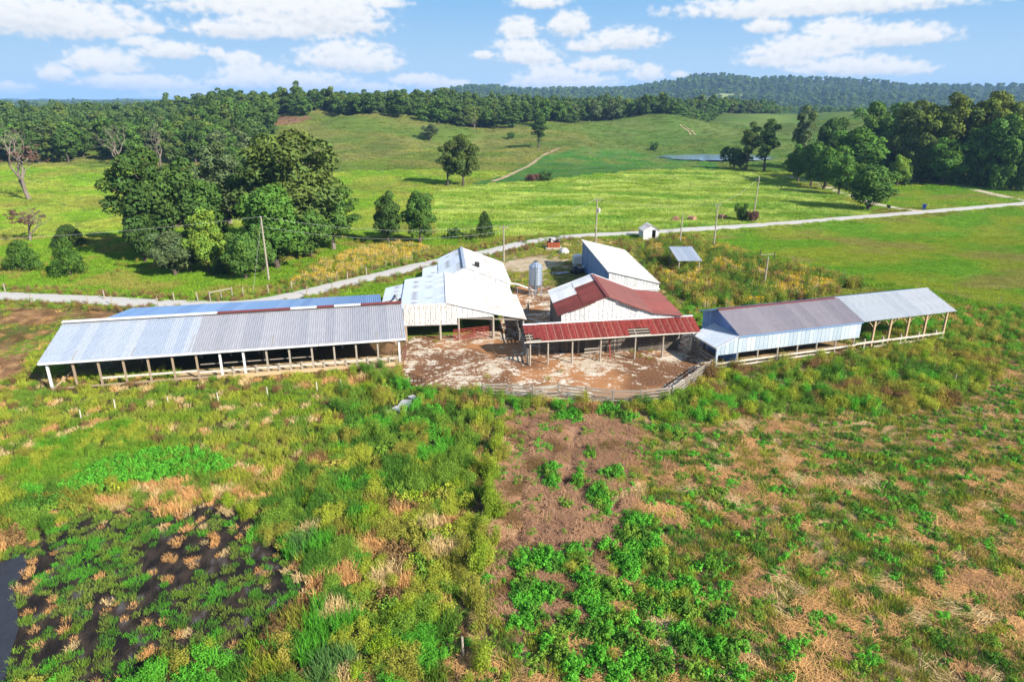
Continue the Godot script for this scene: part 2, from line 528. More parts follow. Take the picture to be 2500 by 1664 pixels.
func make_zones() -> void:
	for line in RUTS:
		ruts.append(Array(poly(line, Vector2(800, 900), 2.052)))
	var A := Vector2(0, 900)
	var B := Vector2(800, 900)
	zone("lagoon", [[-60, 1020], [60, 900], [190, 830], [400, 735], [620, 700], [900, 690], [1150, 675], [1290, 760], [1310, 850], [1480, 930], [1570, 1080], [1500, 1180], [1390, 1290], [1270, 1400], [1000, 1480], [720, 1540], [600, 1620], [-600, 1620], [-600, 1020]], A, 2.052)
	zone("open water", [[-700, 960], [0, 975], [125, 930], [135, 1010], [60, 1080], [85, 1200], [95, 1300], [60, 1400], [15, 1590], [-700, 1590]], A, 2.052)
	zone("bright weeds", [[230, 600], [480, 470], [720, 420], [1000, 420], [1160, 450], [1150, 510], [900, 560], [700, 575], [480, 600]], A, 2.052)
	zone("fern weeds", [[290, 330], [520, 290], [720, 300], [740, 420], [480, 480], [250, 590], [60, 640], [120, 480]], A, 2.052)
	zone("straw band", [[200, 720], [480, 640], [700, 570], [950, 545], [1150, 500], [1330, 520], [1380, 640], [1270, 690], [1100, 660], [850, 680], [600, 690], [400, 720], [230, 780]], A, 2.052)
	zone("reeds", [[1400, 880], [1620, 800], [1847, 900], [1860, 1200], [1830, 1568], [1500, 1568], [1380, 1430], [1560, 1300], [1620, 1080], [1500, 930]], A, 2.052)
	zone("ditch", [[800, 290], [915, 250], [905, 420], [860, 640], [800, 830], [770, 1010], [740, 1250], [700, 1600], [560, 1600], [640, 1250], [700, 1000], [720, 760], [790, 480]], B, 2.052)
	zone("ditch gap", [[805, 300], [868, 290], [850, 420], [800, 640], [760, 830], [738, 1010], [708, 1250], [672, 1620], [620, 1620], [655, 1250], [682, 1000], [700, 800], [735, 640], [790, 440]], B, 2.052)
	zone("ditch strip", [[868, 285], [915, 250], [905, 420], [860, 640], [812, 830], [782, 1010], [750, 1250], [705, 1620], [672, 1620], [708, 1250], [738, 1010], [760, 830], [800, 640], [850, 420]], B, 2.052)
	zone("left lot", [[-900, 40], [-900, 1600], [560, 1600], [640, 1250], [700, 1000], [720, 760], [790, 480], [840, 260], [860, 60], [420, 10], [-900, 60]], B, 2.052)
	zone("brown", [[920, 230], [1220, 225], [1500, 265], [1560, 420], [1430, 600], [1560, 720], [1430, 820], [1400, 1000], [1330, 1200], [1200, 1330], [1000, 1340], [900, 1150], [860, 950], [865, 840], [850, 640], [890, 400]], B, 2.052)
	zone("weed band", [[1560, 1000], [1640, 960], [1700, 908], [1900, 884], [2080, 866], [2310, 836], [2400, 850], [2450, 920], [2330, 990], [2100, 1010], [1900, 1010], [1700, 1040]])
	zone("fence weeds", [[1020, 960], [1170, 967], [1300, 978], [1500, 988], [1600, 988], [1660, 966], [1725, 915], [1765, 915], [1720, 975], [1600, 1016], [1400, 1012], [1240, 1006], [1100, 1000], [1020, 985]])
	zone("slab gap", [[1018, 948], [1000, 965], [962, 990], [935, 1012], [960, 1018], [1005, 1000], [1030, 972]])
	zone("yard", [[982, 850], [1010, 822], [1120, 818], [1215, 800], [1262, 700], [1345, 700], [1385, 770], [1690, 800], [1748, 892], [1715, 915], [1652, 966], [1560, 985], [1400, 978], [1235, 966], [1160, 962], [1030, 950], [985, 930], [979, 900]])
	zone("lawn", [[1700, 580], [1900, 560], [2100, 543], [2300, 527], [2560, 507], [2900, 540], [2900, 800], [2420, 742], [2290, 715], [2150, 690], [2000, 655], [1890, 628], [1800, 603]])
	zone("lawn beyond", [[2100, 515], [2300, 500], [2600, 470], [2600, 440], [2300, 430], [2160, 445], [2080, 470]])
	zone("thicket", [[1590, 600], [1650, 585], [1760, 612], [1860, 640], [1990, 668], [2100, 700], [2040, 720], [1900, 745], [1770, 765], [1690, 745], [1640, 715], [1580, 650]])
	zone("gold strip", [[690, 700], [735, 680], [790, 645], [880, 612], [1000, 598], [1040, 612], [1000, 640], [880, 665], [780, 695]])
	zone("bank weeds", [[600, 728], [700, 690], [860, 655], [1010, 622], [1060, 625], [950, 655], [820, 690], [700, 722]])
	zone("gravel pad", [[1200, 650], [1260, 630], [1330, 625], [1380, 634], [1370, 652], [1330, 662], [1330, 700], [1345, 712], [1322, 716], [1310, 660], [1215, 665]])
	zone("barnyard lawn", [[1060, 660], [1180, 630], [1300, 600], [1420, 586], [1600, 580], [1700, 572], [1740, 600], [1650, 590], [1580, 640], [1640, 720], [1700, 760], [1500, 760], [1270, 740], [1100, 720]])
	zone("torn ground", [[-300, 745], [0, 745], [200, 765], [300, 762], [240, 800], [150, 800], [60, 880], [30, 925], [-40, 950], [-300, 950]])
	zone("hay meadow", [[1060, 470], [1150, 455], [1300, 445], [1500, 425], [1700, 412], [1850, 425], [1930, 448], [2090, 500], [2130, 522], [1900, 540], [1700, 553], [1500, 560], [1390, 565], [1270, 585], [1180, 606], [1090, 612], [1060, 540]])
	zone("clover strip", [[1130, 455], [1240, 425], [1320, 392], [1460, 405], [1620, 414], [1735, 414], [1700, 408], [1500, 421], [1300, 441]])
	zone("green dome", [[1240, 425], [1330, 378], [1400, 361], [1540, 366], [1640, 388], [1750, 392], [1760, 414], [1500, 418], [1300, 440]])
	zone("ploughed", [[640, 288], [720, 285], [770, 284], [730, 300], [645, 312]])
	zone("hill clearing", [[1718, 244], [1740, 233], [1790, 228], [1815, 232], [1790, 240], [1735, 247]])
	zone("house clearing", [[735, 268], [735, 250], [790, 248], [800, 262], [770, 272]])


func near_line(line: Array, x: float, z: float) -> float:
	var best := 1e9
	for i in line.size() - 1:
		var q := Geometry2D.get_closest_point_to_segment(Vector2(x, z), line[i], line[i + 1])
		best = minf(best, q.distance_squared_to(Vector2(x, z)))
	return sqrt(best)


var road_line := []


# wheel ruts worn into the bare strip below the yard
const RUTS := [[[1010, 250], [1000, 400], [985, 600], [965, 870]], [[1260, 300], [1230, 480], [1180, 600], [1130, 900]], [[1330, 400], [1270, 650], [1210, 870]], [[1480, 640], [1300, 980], [1180, 1090]], [[1120, 420], [1090, 650], [1050, 880]]]
var ruts := []


func rut_gap(x: float, z: float) -> float:
	var best := 9.0
	for line in ruts:
		best = minf(best, near_line(line, x + n_fine.get_noise_2d(x, z) * 0.3, z))
	return best


func mixc(a: Color, b: Color, k: float) -> Color:
	return a.lerp(b, clampf(k, 0.0, 1.0))


# what the ground is made of: soil, thatch, straw, mud or turf (linear colour), with plant shade in the left lot
func ground_color(x: float, z: float) -> Color:
	var wx := x + n_warp.get_noise_2d(x * 3.0, z * 3.0) * 1.6
	var wz := z + n_warp.get_noise_2d(x * 3.0 + 77.0, z * 3.0 - 31.0) * 1.6
	var p := n_patch.get_noise_2d(x, z)
	var f := n_fine.get_noise_2d(x, z)
	var d := -z
	var c: Color
	if d < 84.0:
		if within("lagoon", wx, wz):
			var g := n_fine.get_noise_2d(x * 2.3 + 9.0, z * 3.0)
			c = Color(0.022, 0.019, 0.017).lerp(Color(0.074, 0.055, 0.043), clampf(0.4 + f * 1.3 + g * 0.9, 0.0, 1.0))
			if f + g * 0.8 > 0.6:
				c = Color(0.11, 0.10, 0.10)
			return c
		if within("torn ground", wx, wz):
			return mixc(mixc(Color(0.30, 0.15, 0.08), Color(0.50, 0.30, 0.14), 0.5 + f * 1.6), Color(0.12, 0.15, 0.03), 0.45 + p * 2.0)
		if within("brown", wx, wz):
			c = mixc(Color(0.25, 0.125, 0.08), Color(0.50, 0.29, 0.18), 0.45 + f * 1.3)
			return mixc(c, Color(0.14, 0.075, 0.045), 0.75 - rut_gap(x, z) * 1.6)
		if within("ditch gap", x, z):
			return Color(0.13, 0.09, 0.05)
		if within("left lot", wx, wz) or x < -14.0:
			c = mixc(Color(0.085, 0.085, 0.028), Color(0.26, 0.16, 0.07), 0.25 + p * 1.2 + f)  # soil darkened to stand in for shade between the plants
			if within("straw band", wx, wz):
				c = mixc(Color(0.48, 0.27, 0.12), Color(0.30, 0.20, 0.07), 0.4 + f)
			return mixc(c, Color(0.10, 0.065, 0.03), f * 0.8)
		if d < 72.0:
			c = mixc(Color(0.55, 0.36, 0.18), Color(0.38, 0.23, 0.12), 0.45 + p * 1.8)
			return mixc(c, Color(0.17, 0.13, 0.05), 0.3 + f * 1.3)
	if within("lawn", wx, wz) or within("lawn beyond", wx, wz):
		c = mixc(Color(0.137, 0.280, 0.021), Color(0.227, 0.286, 0.029), 0.5 + p * 2.2)
		return mixc(c, Color(0.24, 0.24, 0.06), smoothstep(0.15, 0.5, n_patch.get_noise_2d(x * 0.5 + 300.0, z * 0.9)))
	if within("thicket", wx, wz):
		return Color(0.156, 0.143, 0.052)
	if within("gravel pad", wx, wz):
		return mixc(Color(0.650, 0.533, 0.390), Color(0.420, 0.310, 0.160), 0.4 + f)
	if within("barnyard lawn", wx, wz):
		c = mixc(Color(0.169, 0.221, 0.039), Color(0.300, 0.210, 0.090), 0.35 + p * 2.0)
		return mixc(c, Color(0.220, 0.150, 0.070), f * 0.7)
	if within("hay meadow", wx, wz):
		c = mixc(Color(0.203, 0.302, 0.039), Color(0.365, 0.447, 0.111), 0.4 + n_patch.get_noise_2d(x * 0.8, z * 2.6) * 2.0)
		return mixc(c, Color(0.122, 0.268, 0.028), n_patch.get_noise_2d(x * 0.5 + 90.0, z * 1.6) * 1.8)
	if within("clover strip", wx, wz):
		return mixc(Color(0.055, 0.165, 0.032), Color(0.10, 0.19, 0.04), 0.4 + n_patch.get_noise_2d(x * 0.6, z * 1.5) * 2.0)
	if within("green dome", wx, wz):
		return mixc(Color(0.076, 0.206, 0.036), Color(0.152, 0.212, 0.049), 0.4 + n_patch.get_noise_2d(x * 1.4, z * 0.5) * 2.0)
	if within("ploughed", wx, wz):
		return Color(0.234, 0.146, 0.085)
	if within("hill clearing", x, z) or within("house clearing", x, z):
		return Color(0.284, 0.335, 0.122)
	if d < 240.0:
		c = mixc(Color(0.162, 0.291, 0.025), Color(0.254, 0.313, 0.049), 0.5 + p * 2.0)
		return mixc(c, Color(0.218, 0.189, 0.051), n_patch.get_noise_2d(x * 0.4 + 40.0, z * 0.4) * 1.2)
	if d < 900.0:
		c = mixc(Color(0.135, 0.200, 0.036), Color(0.215, 0.225, 0.060), 0.5 + n_patch.get_noise_2d(x * 0.35, z * 0.6) * 2.4)
		if x > 40.0:
			c = mixc(c, Color(0.090, 0.195, 0.036), 0.5)
		return mixc(c, Color(0.101, 0.134, 0.033), n_patch.get_noise_2d(x * 0.8 + 11.0, z * 0.25) * 0.9)
	return Color(0.051, 0.084, 0.028)


func make_land() -> void:
	var angles := []
	var a := -180.0
	while a < 180.001:
		angles.append(deg_to_rad(a))
		a += 0.3 if a >= -46.0 and a < 46.0 else 2.0 if absf(a) < 64.0 else 8.0
	var dist := [0.5, 4.0, 8.0, 12.0, 15.0, 17.5]
	var r := 19.0
	while r < 3400.0:
		dist.append(r)
		r *= 1.0115
	dist.append(5000.0)
	dist.append(9000.0)
	var nc := angles.size()
	var nr := dist.size()
	var v := PackedVector3Array()
	var c := PackedColorArray()
	v.resize(nc * nr)
	c.resize(nc * nr)
	for j in nr:
		var q: float = dist[j]
		for i in nc:
			var x: float = sin(angles[i]) * q
			var z: float = -cos(angles[i]) * q
			var y := hgt(x, z)
			if q < 64.0 and q > 18.0 and z < 0.0:
				y += (n_fine.get_noise_2d(x * 0.7, z * 0.7) - 0.4) * 0.16 * (1.0 - smoothstep(52.0, 58.0, q))
				if x > -4.0 and x < 12.0 and z < -30.0 and z > -54.0:
					y -= 0.09 * smoothstep(0.5, 0.1, rut_gap(x, z))
			v[j * nc + i] = Vector3(x, y, z)
			c[j * nc + i] = ground_color(x, z) if absf(angles[i]) < 1.15 else Color(0.14, 0.18, 0.03)
	var ix := PackedInt32Array()
	var n := PackedVector3Array()
	n.resize(nc * nr)
	for j in nr:
		for i in nc:
			var up := v[mini(j + 1, nr - 1) * nc + i] - v[maxi(j - 1, 0) * nc + i]
			var side := v[j * nc + mini(i + 1, nc - 1)] - v[j * nc + maxi(i - 1, 0)]
			n[j * nc + i] = side.cross(up).normalized()
			if i < nc - 1 and j < nr - 1:
				var k := j * nc + i
				ix.append_array([k, k + nc, k + nc + 1, k, k + nc + 1, k + 1])
	var arrays := []
	arrays.resize(Mesh.ARRAY_MAX)
	arrays[Mesh.ARRAY_VERTEX] = v
	arrays[Mesh.ARRAY_NORMAL] = n
	arrays[Mesh.ARRAY_COLOR] = c
	arrays[Mesh.ARRAY_INDEX] = ix
	var m := ArrayMesh.new()
	m.add_surface_from_arrays(Mesh.PRIMITIVE_TRIANGLES, arrays)
	structure("ground", m, M["land"])


func spline(pixels: Array, step: float) -> Array:
	var pts := []
	for p in pixels:
		var w := at(p[0], p[1])
		pts.append(Vector2(w.x, w.z))
	var curve := Curve2D.new()
	for i in pts.size():
		var t: Vector2 = (pts[mini(i + 1, pts.size() - 1)] - pts[maxi(i - 1, 0)]) / 6.0
		curve.add_point(pts[i], -t, t)
	curve.bake_interval = step
	return Array(curve.get_baked_points())


func ribbon(called: String, line: Array, width: float, material: Material, lift: float, ragged := 0.15) -> void:
	var s := Shape.new()
	var rows := []
	for i in line.size():
		var t: Vector2 = (line[mini(i + 1, line.size() - 1)] - line[maxi(i - 1, 0)]).normalized()
		var side := Vector2(-t.y, t.x)
		var row := []
		for k in 5:
			var off := (k / 4.0 - 0.5) * width
			if k == 0 or k == 4:
				off += n_fine.get_noise_2d(line[i].x * 1.3 + k * 50.0, line[i].y * 1.3) * ragged * 2.0
			var q: Vector2 = line[i] + side * off
			row.append(Vector3(q.x, hgt(q.x, q.y) + lift + (0.05 if k == 2 else 0.03 if k in [1, 3] else 0.0), q.y))
		rows.append(row)
	for i in rows.size() - 1:
		for k in 4:
			s.quad(rows[i][k], rows[i + 1][k], rows[i + 1][k + 1], rows[i][k + 1])
	structure(called, s.mesh(), material)


func sheet_from(called: String, outline: PackedVector2Array, y: float, material: Material, kind := true) -> MeshInstance3D:
	var s := Shape.new()
	var ix := Geometry2D.triangulate_polygon(outline)
	for i in range(0, ix.size(), 3):
		var q := []
		for k in 3:
			var w := outline[ix[i + k]]
			q.append(Vector3(w.x, y, w.y))
		s.tri(q[0], q[1], q[2])
	return structure(called, s.mesh(), material)


# the concrete yard: manure over pale slab, its own fine picture of what lies where
func make_yard() -> void:
	var outline: PackedVector2Array = zones["yard"][0]
	var box: Rect2 = zones["yard"][1]
	var w := 1024
	var h := 512
	var img := Image.create(w, h, false, Image.FORMAT_RGB8)
	var streak := noise(51, 1.35, 5)
	var broad := noise(52, 0.11, 3)
	var crumbs := noise(53, 3.0, 3)
	for j in h:
		for i in w:
			var x := box.position.x + (i + 0.5) / w * box.size.x
			var z := box.position.y + (j + 0.5) / h * box.size.y
			var b := broad.get_noise_2d(x, z)
			var k := crumbs.get_noise_2d(x, z)
			var s := streak.get_noise_2d(x * 0.75 + b * 3.0, z * 1.25 + k * 0.5)
			var smear := streak.get_noise_2d(x * 0.22 + 40.0, z * 0.5 + b * 2.0)
			var open := s * 0.95 + smear * 0.9 + b * 0.9 + k * 0.55 - 0.1
			var c := Color(0.105, 0.052, 0.026).lerp(Color(0.21, 0.10, 0.045), clampf(0.5 + k * 0.9 + b * 0.6, 0.0, 1.0))
			c = c.lerp(Color(0.34, 0.16, 0.065), clampf((broad.get_noise_2d(x * 0.8 + 60.0, z * 0.8) + 0.02) * 2.5 - k * 0.5, 0.0, 0.85))
			c = c.lerp(Color(0.60, 0.55, 0.46).lerp(Color(0.40, 0.32, 0.23), clampf(0.3 + k + b, 0.0, 1.0)), smoothstep(-0.08, 0.34, open))
			img.set_pixel(i, j, c.linear_to_srgb())
	var m := mat("yard floor", Color.WHITE, 0.9, 0.0, 0.3)
	m.albedo_texture = ImageTexture.create_from_image(img)
	m.texture_repeat = false
	var ix := Geometry2D.triangulate_polygon(outline)
	var st := SurfaceTool.new()
	st.begin(Mesh.PRIMITIVE_TRIANGLES)
	for i in ix:
		var q := outline[i]
		st.set_normal(Vector3.UP)
		st.set_uv(Vector2((q.x - box.position.x) / box.size.x, (q.y - box.position.y) / box.size.y))
		st.add_vertex(Vector3(q.x, 0.06, q.y))
	structure("yard", st.commit(), m)


func make_setting() -> void:
	make_land()
	make_yard()
	road_line = spline(ROAD, 1.5)
	ribbon("road", road_line, 3.5, M["gravel"], 0.05)
	ribbon("driveway", spline(DRIVE_TREES, 1.5), 3.0, M["pale gravel"], 0.045)
	ribbon("driveway_track", spline(DRIVE_WOODS, 1.5), 3.2, M["pale gravel"], 0.045)
	ribbon("field_track", spline(FIELD_TRACK, 3.0), 1.6, M["dirt track"], 0.12)
	for k in [-1.3, 1.3]:
		var line := spline(HAUL_TRACK, 3.0).map(func(q): return q + Vector2(k, 0))
		ribbon(numbered("haul_track"), line, 1.1, M["dirt track"], 0.15)
	var shore := PackedVector2Array()
	for i in 48:
		var t := TAU * i / 48.0
		var wob := 1.0 + n_warp.get_noise_2d(cos(t) * 30.0, sin(t) * 30.0) * 0.25
		shore.push_back(Vector2(92.0 + cos(t) * 25.0 * wob, -313.0 + sin(t) * 16.0 * wob))
	sheet_from("pond", shore, 0.15, M["pond water"])
	sheet_from("lagoon", zones["open water"][0], 0.05, M["lagoon water"])


# ---------------------------------------------------------------- building pieces
# one ribbed metal sheet: w wide, long upslope (towards -z), ribs every pitch
func sheet_mesh(w: float, length: float, pitch_: float, rib := 0.03) -> ArrayMesh:
	var key := "sheet %.3f %.3f %.3f %.3f" % [w, length, pitch_, rib]
	if shared.has(key):
		return shared[key]
	var prof := [Vector2(0, 0)]
	var n := maxi(1, roundi(w / pitch_))
	var p := w / n
	for i in n:
		var x := i * p
		prof.append(Vector2(x + p * 0.30, 0.0))
		prof.append(Vector2(x + p * 0.40, rib))
		prof.append(Vector2(x + p * 0.60, rib))
		prof.append(Vector2(x + p * 0.70, 0.0))
	prof.append(Vector2(w, 0))
	var s := Shape.new()
	for i in prof.size() - 1:
		var a: Vector2 = prof[i]
		var b: Vector2 = prof[i + 1]
		s.quad(Vector3(a.x, a.y, 0), Vector3(a.x, a.y, -length), Vector3(b.x, b.y, -length), Vector3(b.x, b.y, 0))
		s.quad(Vector3(a.x, a.y, 0), Vector3(b.x, b.y, 0), Vector3(b.x, -0.02, 0), Vector3(a.x, -0.02, 0))
	s.quad(Vector3(0, -0.02, 0), Vector3(w, -0.02, 0), Vector3(w, -0.02, -length), Vector3(0, -0.02, -length))
	s.quad(Vector3(0, 0, 0), Vector3(0, -0.02, 0), Vector3(0, -0.02, -length), Vector3(0, 0, -length))
	s.quad(Vector3(w, -0.02, 0), Vector3(w, 0, 0), Vector3(w, 0, -length), Vector3(w, -0.02, -length))
	shared[key] = s.mesh()
	return shared[key]


# a roof slope laid sheet by sheet from the eave corner o along u, running upslope to the point o + up
func roof(parent: Node, o: Vector3, along: Vector3, up: Vector3, sheet_w: float, mats: Array, pitch_ := 0.25, called := "roof_sheet", skip := {}, rib := 0.042) -> void:
	var width := along.length()
	var n := maxi(1, roundi(width / sheet_w))
	var w := width / n
	var u := along / width
	var length := up.length()
	var nrm := (-up / length).cross(u)
	var basis_ := Basis(u, nrm, -up / length)
	for i in n:
		var lo := 0.0
		var hi := 1.0
		if skip.has(i):
			lo = skip[i][0]
			hi = skip[i][1]
			if hi <= lo:
				continue
		var jig := rng.randf_range(-0.02, 0.02)
		var off := u * (w * i) + nrm * (0.004 * (i % 2) + 0.002) + up * lo + up / length * jig
		part(called, sheet_mesh(w + 0.015, length * (hi - lo), pitch_, rib), mats[rng.randi() % mats.size()], parent, Transform3D(basis_.rotated(up / length, rng.randf_range(-0.007, 0.007)), o + off))


# a wall of upright boards from o along u; lo and hi give the heights of its lower and upper edge at each place
func boards(parent: Node, o: Vector3, along: Vector3, board_w: float, lo: Callable, hi: Callable, mats: Array, called := "wall_board", thick := 0.04) -> void:
	var width := along.length()
	var n := maxi(1, roundi(width / board_w))
	var w := width / n
	var u := along / width
	var nrm := u.cross(Vector3.UP)
	for i in n:
		var x0 := i * w
		var x1 := (i + 1) * w - 0.028
		var b0: float = lo.call(x0)
		var b1: float = lo.call(x1)
		var t0: float = hi.call(x0)
		var t1: float = hi.call(x1)
		if maxf(t0 - b0, t1 - b1) < 0.06:
			continue
		var key := "board %.3f %.2f %.2f %.2f %.2f" % [w, b1 - b0, t0 - b0, t1 - b0, thick]
		if not shared.has(key):
			var s := Shape.new()
			var p := [Vector3(0, 0, 0), Vector3(x1 - x0, b1 - b0, 0), Vector3(x1 - x0, maxf(t1 - b0, b1 - b0 + 0.02), 0), Vector3(0, maxf(t0 - b0, 0.02), 0)]
			var k := Vector3(0, 0, -thick)
			s.quad(p[0], p[1], p[2], p[3])
			s.quad(p[1] + k, p[0] + k, p[3] + k, p[2] + k)
			for e in 4:
				s.quad(p[e], p[e] + k, p[(e + 1) % 4] + k, p[(e + 1) % 4])
			shared[key] = s.mesh()
		var at_ := o + u * x0 + Vector3(0, b0, 0) + nrm * (rng.randf_range(0.0, 0.012))
		part(called, shared[key], mats[rng.randi() % mats.size()], parent, Transform3D(Basis(u, Vector3.UP, nrm), at_))


func post(parent: Node, foot: Vector3, height: float, size: float, material: Material, called := "post", round_ := false) -> MeshInstance3D:
	var key := "post %.2f %.2f %s" % [height, size, round_]
	if not shared.has(key):
		var s := Shape.new()
		if round_:
			s.tube(Vector3(0, -0.25, 0), Vector3(0, height, 0), size * 0.55, size * 0.45, 7)
		else:
			s.box(Vector3(0, height * 0.5 - 0.12, 0), Vector3(size, height + 0.25, size))
		shared[key] = s.mesh()
	return part(called, shared[key], material, parent, Transform3D(Basis.IDENTITY, foot))


func rail(parent: Node, p: Vector3, q: Vector3, h: float, t: float, material: Material, called := "rail") -> MeshInstance3D:
	var s := Shape.new()
	s.board(p, q, h, t)
	return part(called, s.mesh(), material, parent)


func beam(parent: Node, p: Vector3, q: Vector3, w: float, h: float, material: Material, called := "beam") -> MeshInstance3D:
	var s := Shape.new()
	s.beam(p, q, w, h)
	return part(called, s.mesh(), material, parent)


func pipe(parent: Node, p: Vector3, q: Vector3, r: float, material: Material, called := "pipe", sides := 6) -> MeshInstance3D:
	var s := Shape.new()
	s.tube(p, q, r, r, sides)
	return part(called, s.mesh(), material, parent)


# ---------------------------------------------------------------- the long open shed, left
func build_long_shed() -> void:
	var t := thing("open_shed", "long open-fronted cattle shed with light grey metal roof and rear slope tinted blue for sky reflection", "shed", Vector3(-43.63, 0, -57.25), 0.206)
	var len_ := 33.57
	var run := 6.52
	var he := 2.98
	var hr := 4.62
	var gal: Array = M["galvanised"]
	var grey: Array = M["grey roof"]
	roof(t, L(0, 0, he), Vector3(13.2, 0, 0), L(0, run, hr - he), 0.88, gal, 0.22)
	roof(t, L(13.2, 0, he), Vector3(len_ - 13.2, 0, 0), L(0, run, hr - he), 0.88, grey, 0.22)
	# rear slope, a little proud of the front one at the ridge
	var hb := 3.31
	roof(t, L(31.4, 15.6, hb), Vector3(-27.85, 0, 0), L(0, -15.6 + run - 0.15, hr + 0.2 - hb), 0.88, M["sky tinted steel roof"], 0.22, "rear_roof_sheet")  # rear sheets coloured blue for the sky they would reflect
	var caps := [[0.0, 14.6, "white paint"], [14.6, 19.0, "red trim"], [19.0, 21.9, "red trim"], [21.9, 24.6, "white paint"], [24.6, 26.4, "red trim"], [26.4, 29.2, "white paint"], [29.2, 33.6, "red trim"]]
	for k in caps:
		var s := Shape.new()
		s.box(L((k[0] + k[1]) * 0.5, run + 0.05, hr + 0.24), Vector3(k[1] - k[0] - 0.03, 0.05, 0.5), Basis(Vector3.RIGHT, 0.1))
		part("ridge_cap", s.mesh(), M[k[2]], t)
	# gap under the ridge cap is closed by a dark purlin
	beam(t, L(0.1, run + 0.12, hr + 0.08), L(len_ - 0.1, run + 0.12, hr + 0.08), 0.1, 0.2, M["grey post"], "ridge_beam")
	for k in [[0.0, 12.9], [12.9, 25.0], [25.0, len_]]:
		rail(t, L(k[0] + 0.02, -0.04, he - 0.1), L(k[1] - 0.02, -0.04, he - 0.1), 0.2, 0.05, M["white paint"], "fascia")
	beam(t, L(0.05, 0.4, he - 0.07), L(len_ - 0.05, 0.4, he - 0.07), 0.12, 0.18, M["post wood"], "eave_beam")
	for i in 14:
		var a := 0.3 + i * 2.53
		beam(t, L(a, 0.2, he - 0.02), L(a, run, hr - 0.1), 0.08, 0.16, M["grey post"], "rafter")
		if a > 3.6:
			beam(t, L(a, run + 0.2, hr), L(a, 15.5, hb - 0.12), 0.08, 0.16, M["grey post"], "rafter")
	for i in 16:
		var a := 0.55 + i * 2.154
		var white := i == 0 or i == 7 or i == 8 or i == 15
		post(t, L(a, 0.4, 0), he - 0.06, 0.17 if not white else 0.19, M["white paint"] if white else M["post wood"] if i < 7 else M["pole wood"], "post")
	for i in 12:
		post(t, L(0.8 + i * 2.9, run, 0), hr - 0.2, 0.18, M["grey post"], "post")
	for i in 10:
		post(t, L(4.0 + i * 3.0, 15.2, 0), hb - 0.15, 0.18, M["grey post"], "post")
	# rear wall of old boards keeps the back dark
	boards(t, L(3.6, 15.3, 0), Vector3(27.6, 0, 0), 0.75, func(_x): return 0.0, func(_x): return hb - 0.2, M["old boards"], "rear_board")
	# bunk boards along the front
	for i in 15:
		var a := 0.55 + i * 2.154
		if i >= 2:
			rail(t, L(a + 0.1, 0.32, 0.95 if i < 6 else 0.78), L(a + 2.05, 0.32, 0.97 if i < 6 else 0.8), 0.2, 0.05, M["white plank"], "bunk_board")
		if i < 7:
			rail(t, L(a + 0.1, 0.34, 0.22), L(a + 2.05, 0.34, 0.24), 0.16, 0.05, M["post wood"], "bunk_board")
		if i >= 7:
			post(t, L(a + 1.08, 0.25, 0), 1.15, 0.16, M["pole wood"], "bunk_post")
		if i >= 6 and i < 11:
			rail(t, L(a + 0.1, 1.1, 1.3), L(a + 2.05, 1.1, 1.3), 0.09, 0.06, M["fence boards"][0], "neck_rail")
	var s := Shape.new()
	s.box(L(24.2, 0.32, 0.14), Vector3(18.2, 0.42, 0.34))
	part("bunk_kerb", s.mesh(), M["tan concrete"], t)
	s = Shape.new()
	s.box(L(22.0, 1.75, 0.03), Vector3(22.8, 0.1, 2.4))
	part("bunk_floor", s.mesh(), M["tan concrete"], t)
	# braces at the open left end
	beam(t, L(0.7, 0.5, 0.25), L(1.3, 3.4, 0.8), 0.1, 0.14, M["new lumber"], "brace")
	post(t, L(1.3, 3.4, 0), 3.2, 0.14, M["post wood"], "post")
	post(t, L(1.0, 1.9, 0), 0.8, 0.14, M["new lumber"], "post")
	for k in [[17.2, 4.0], [19.0, 4.5]]:
		post(t, L(k[0], k[1], 0), 1.5, 0.12, M["fence boards"][1], "post")


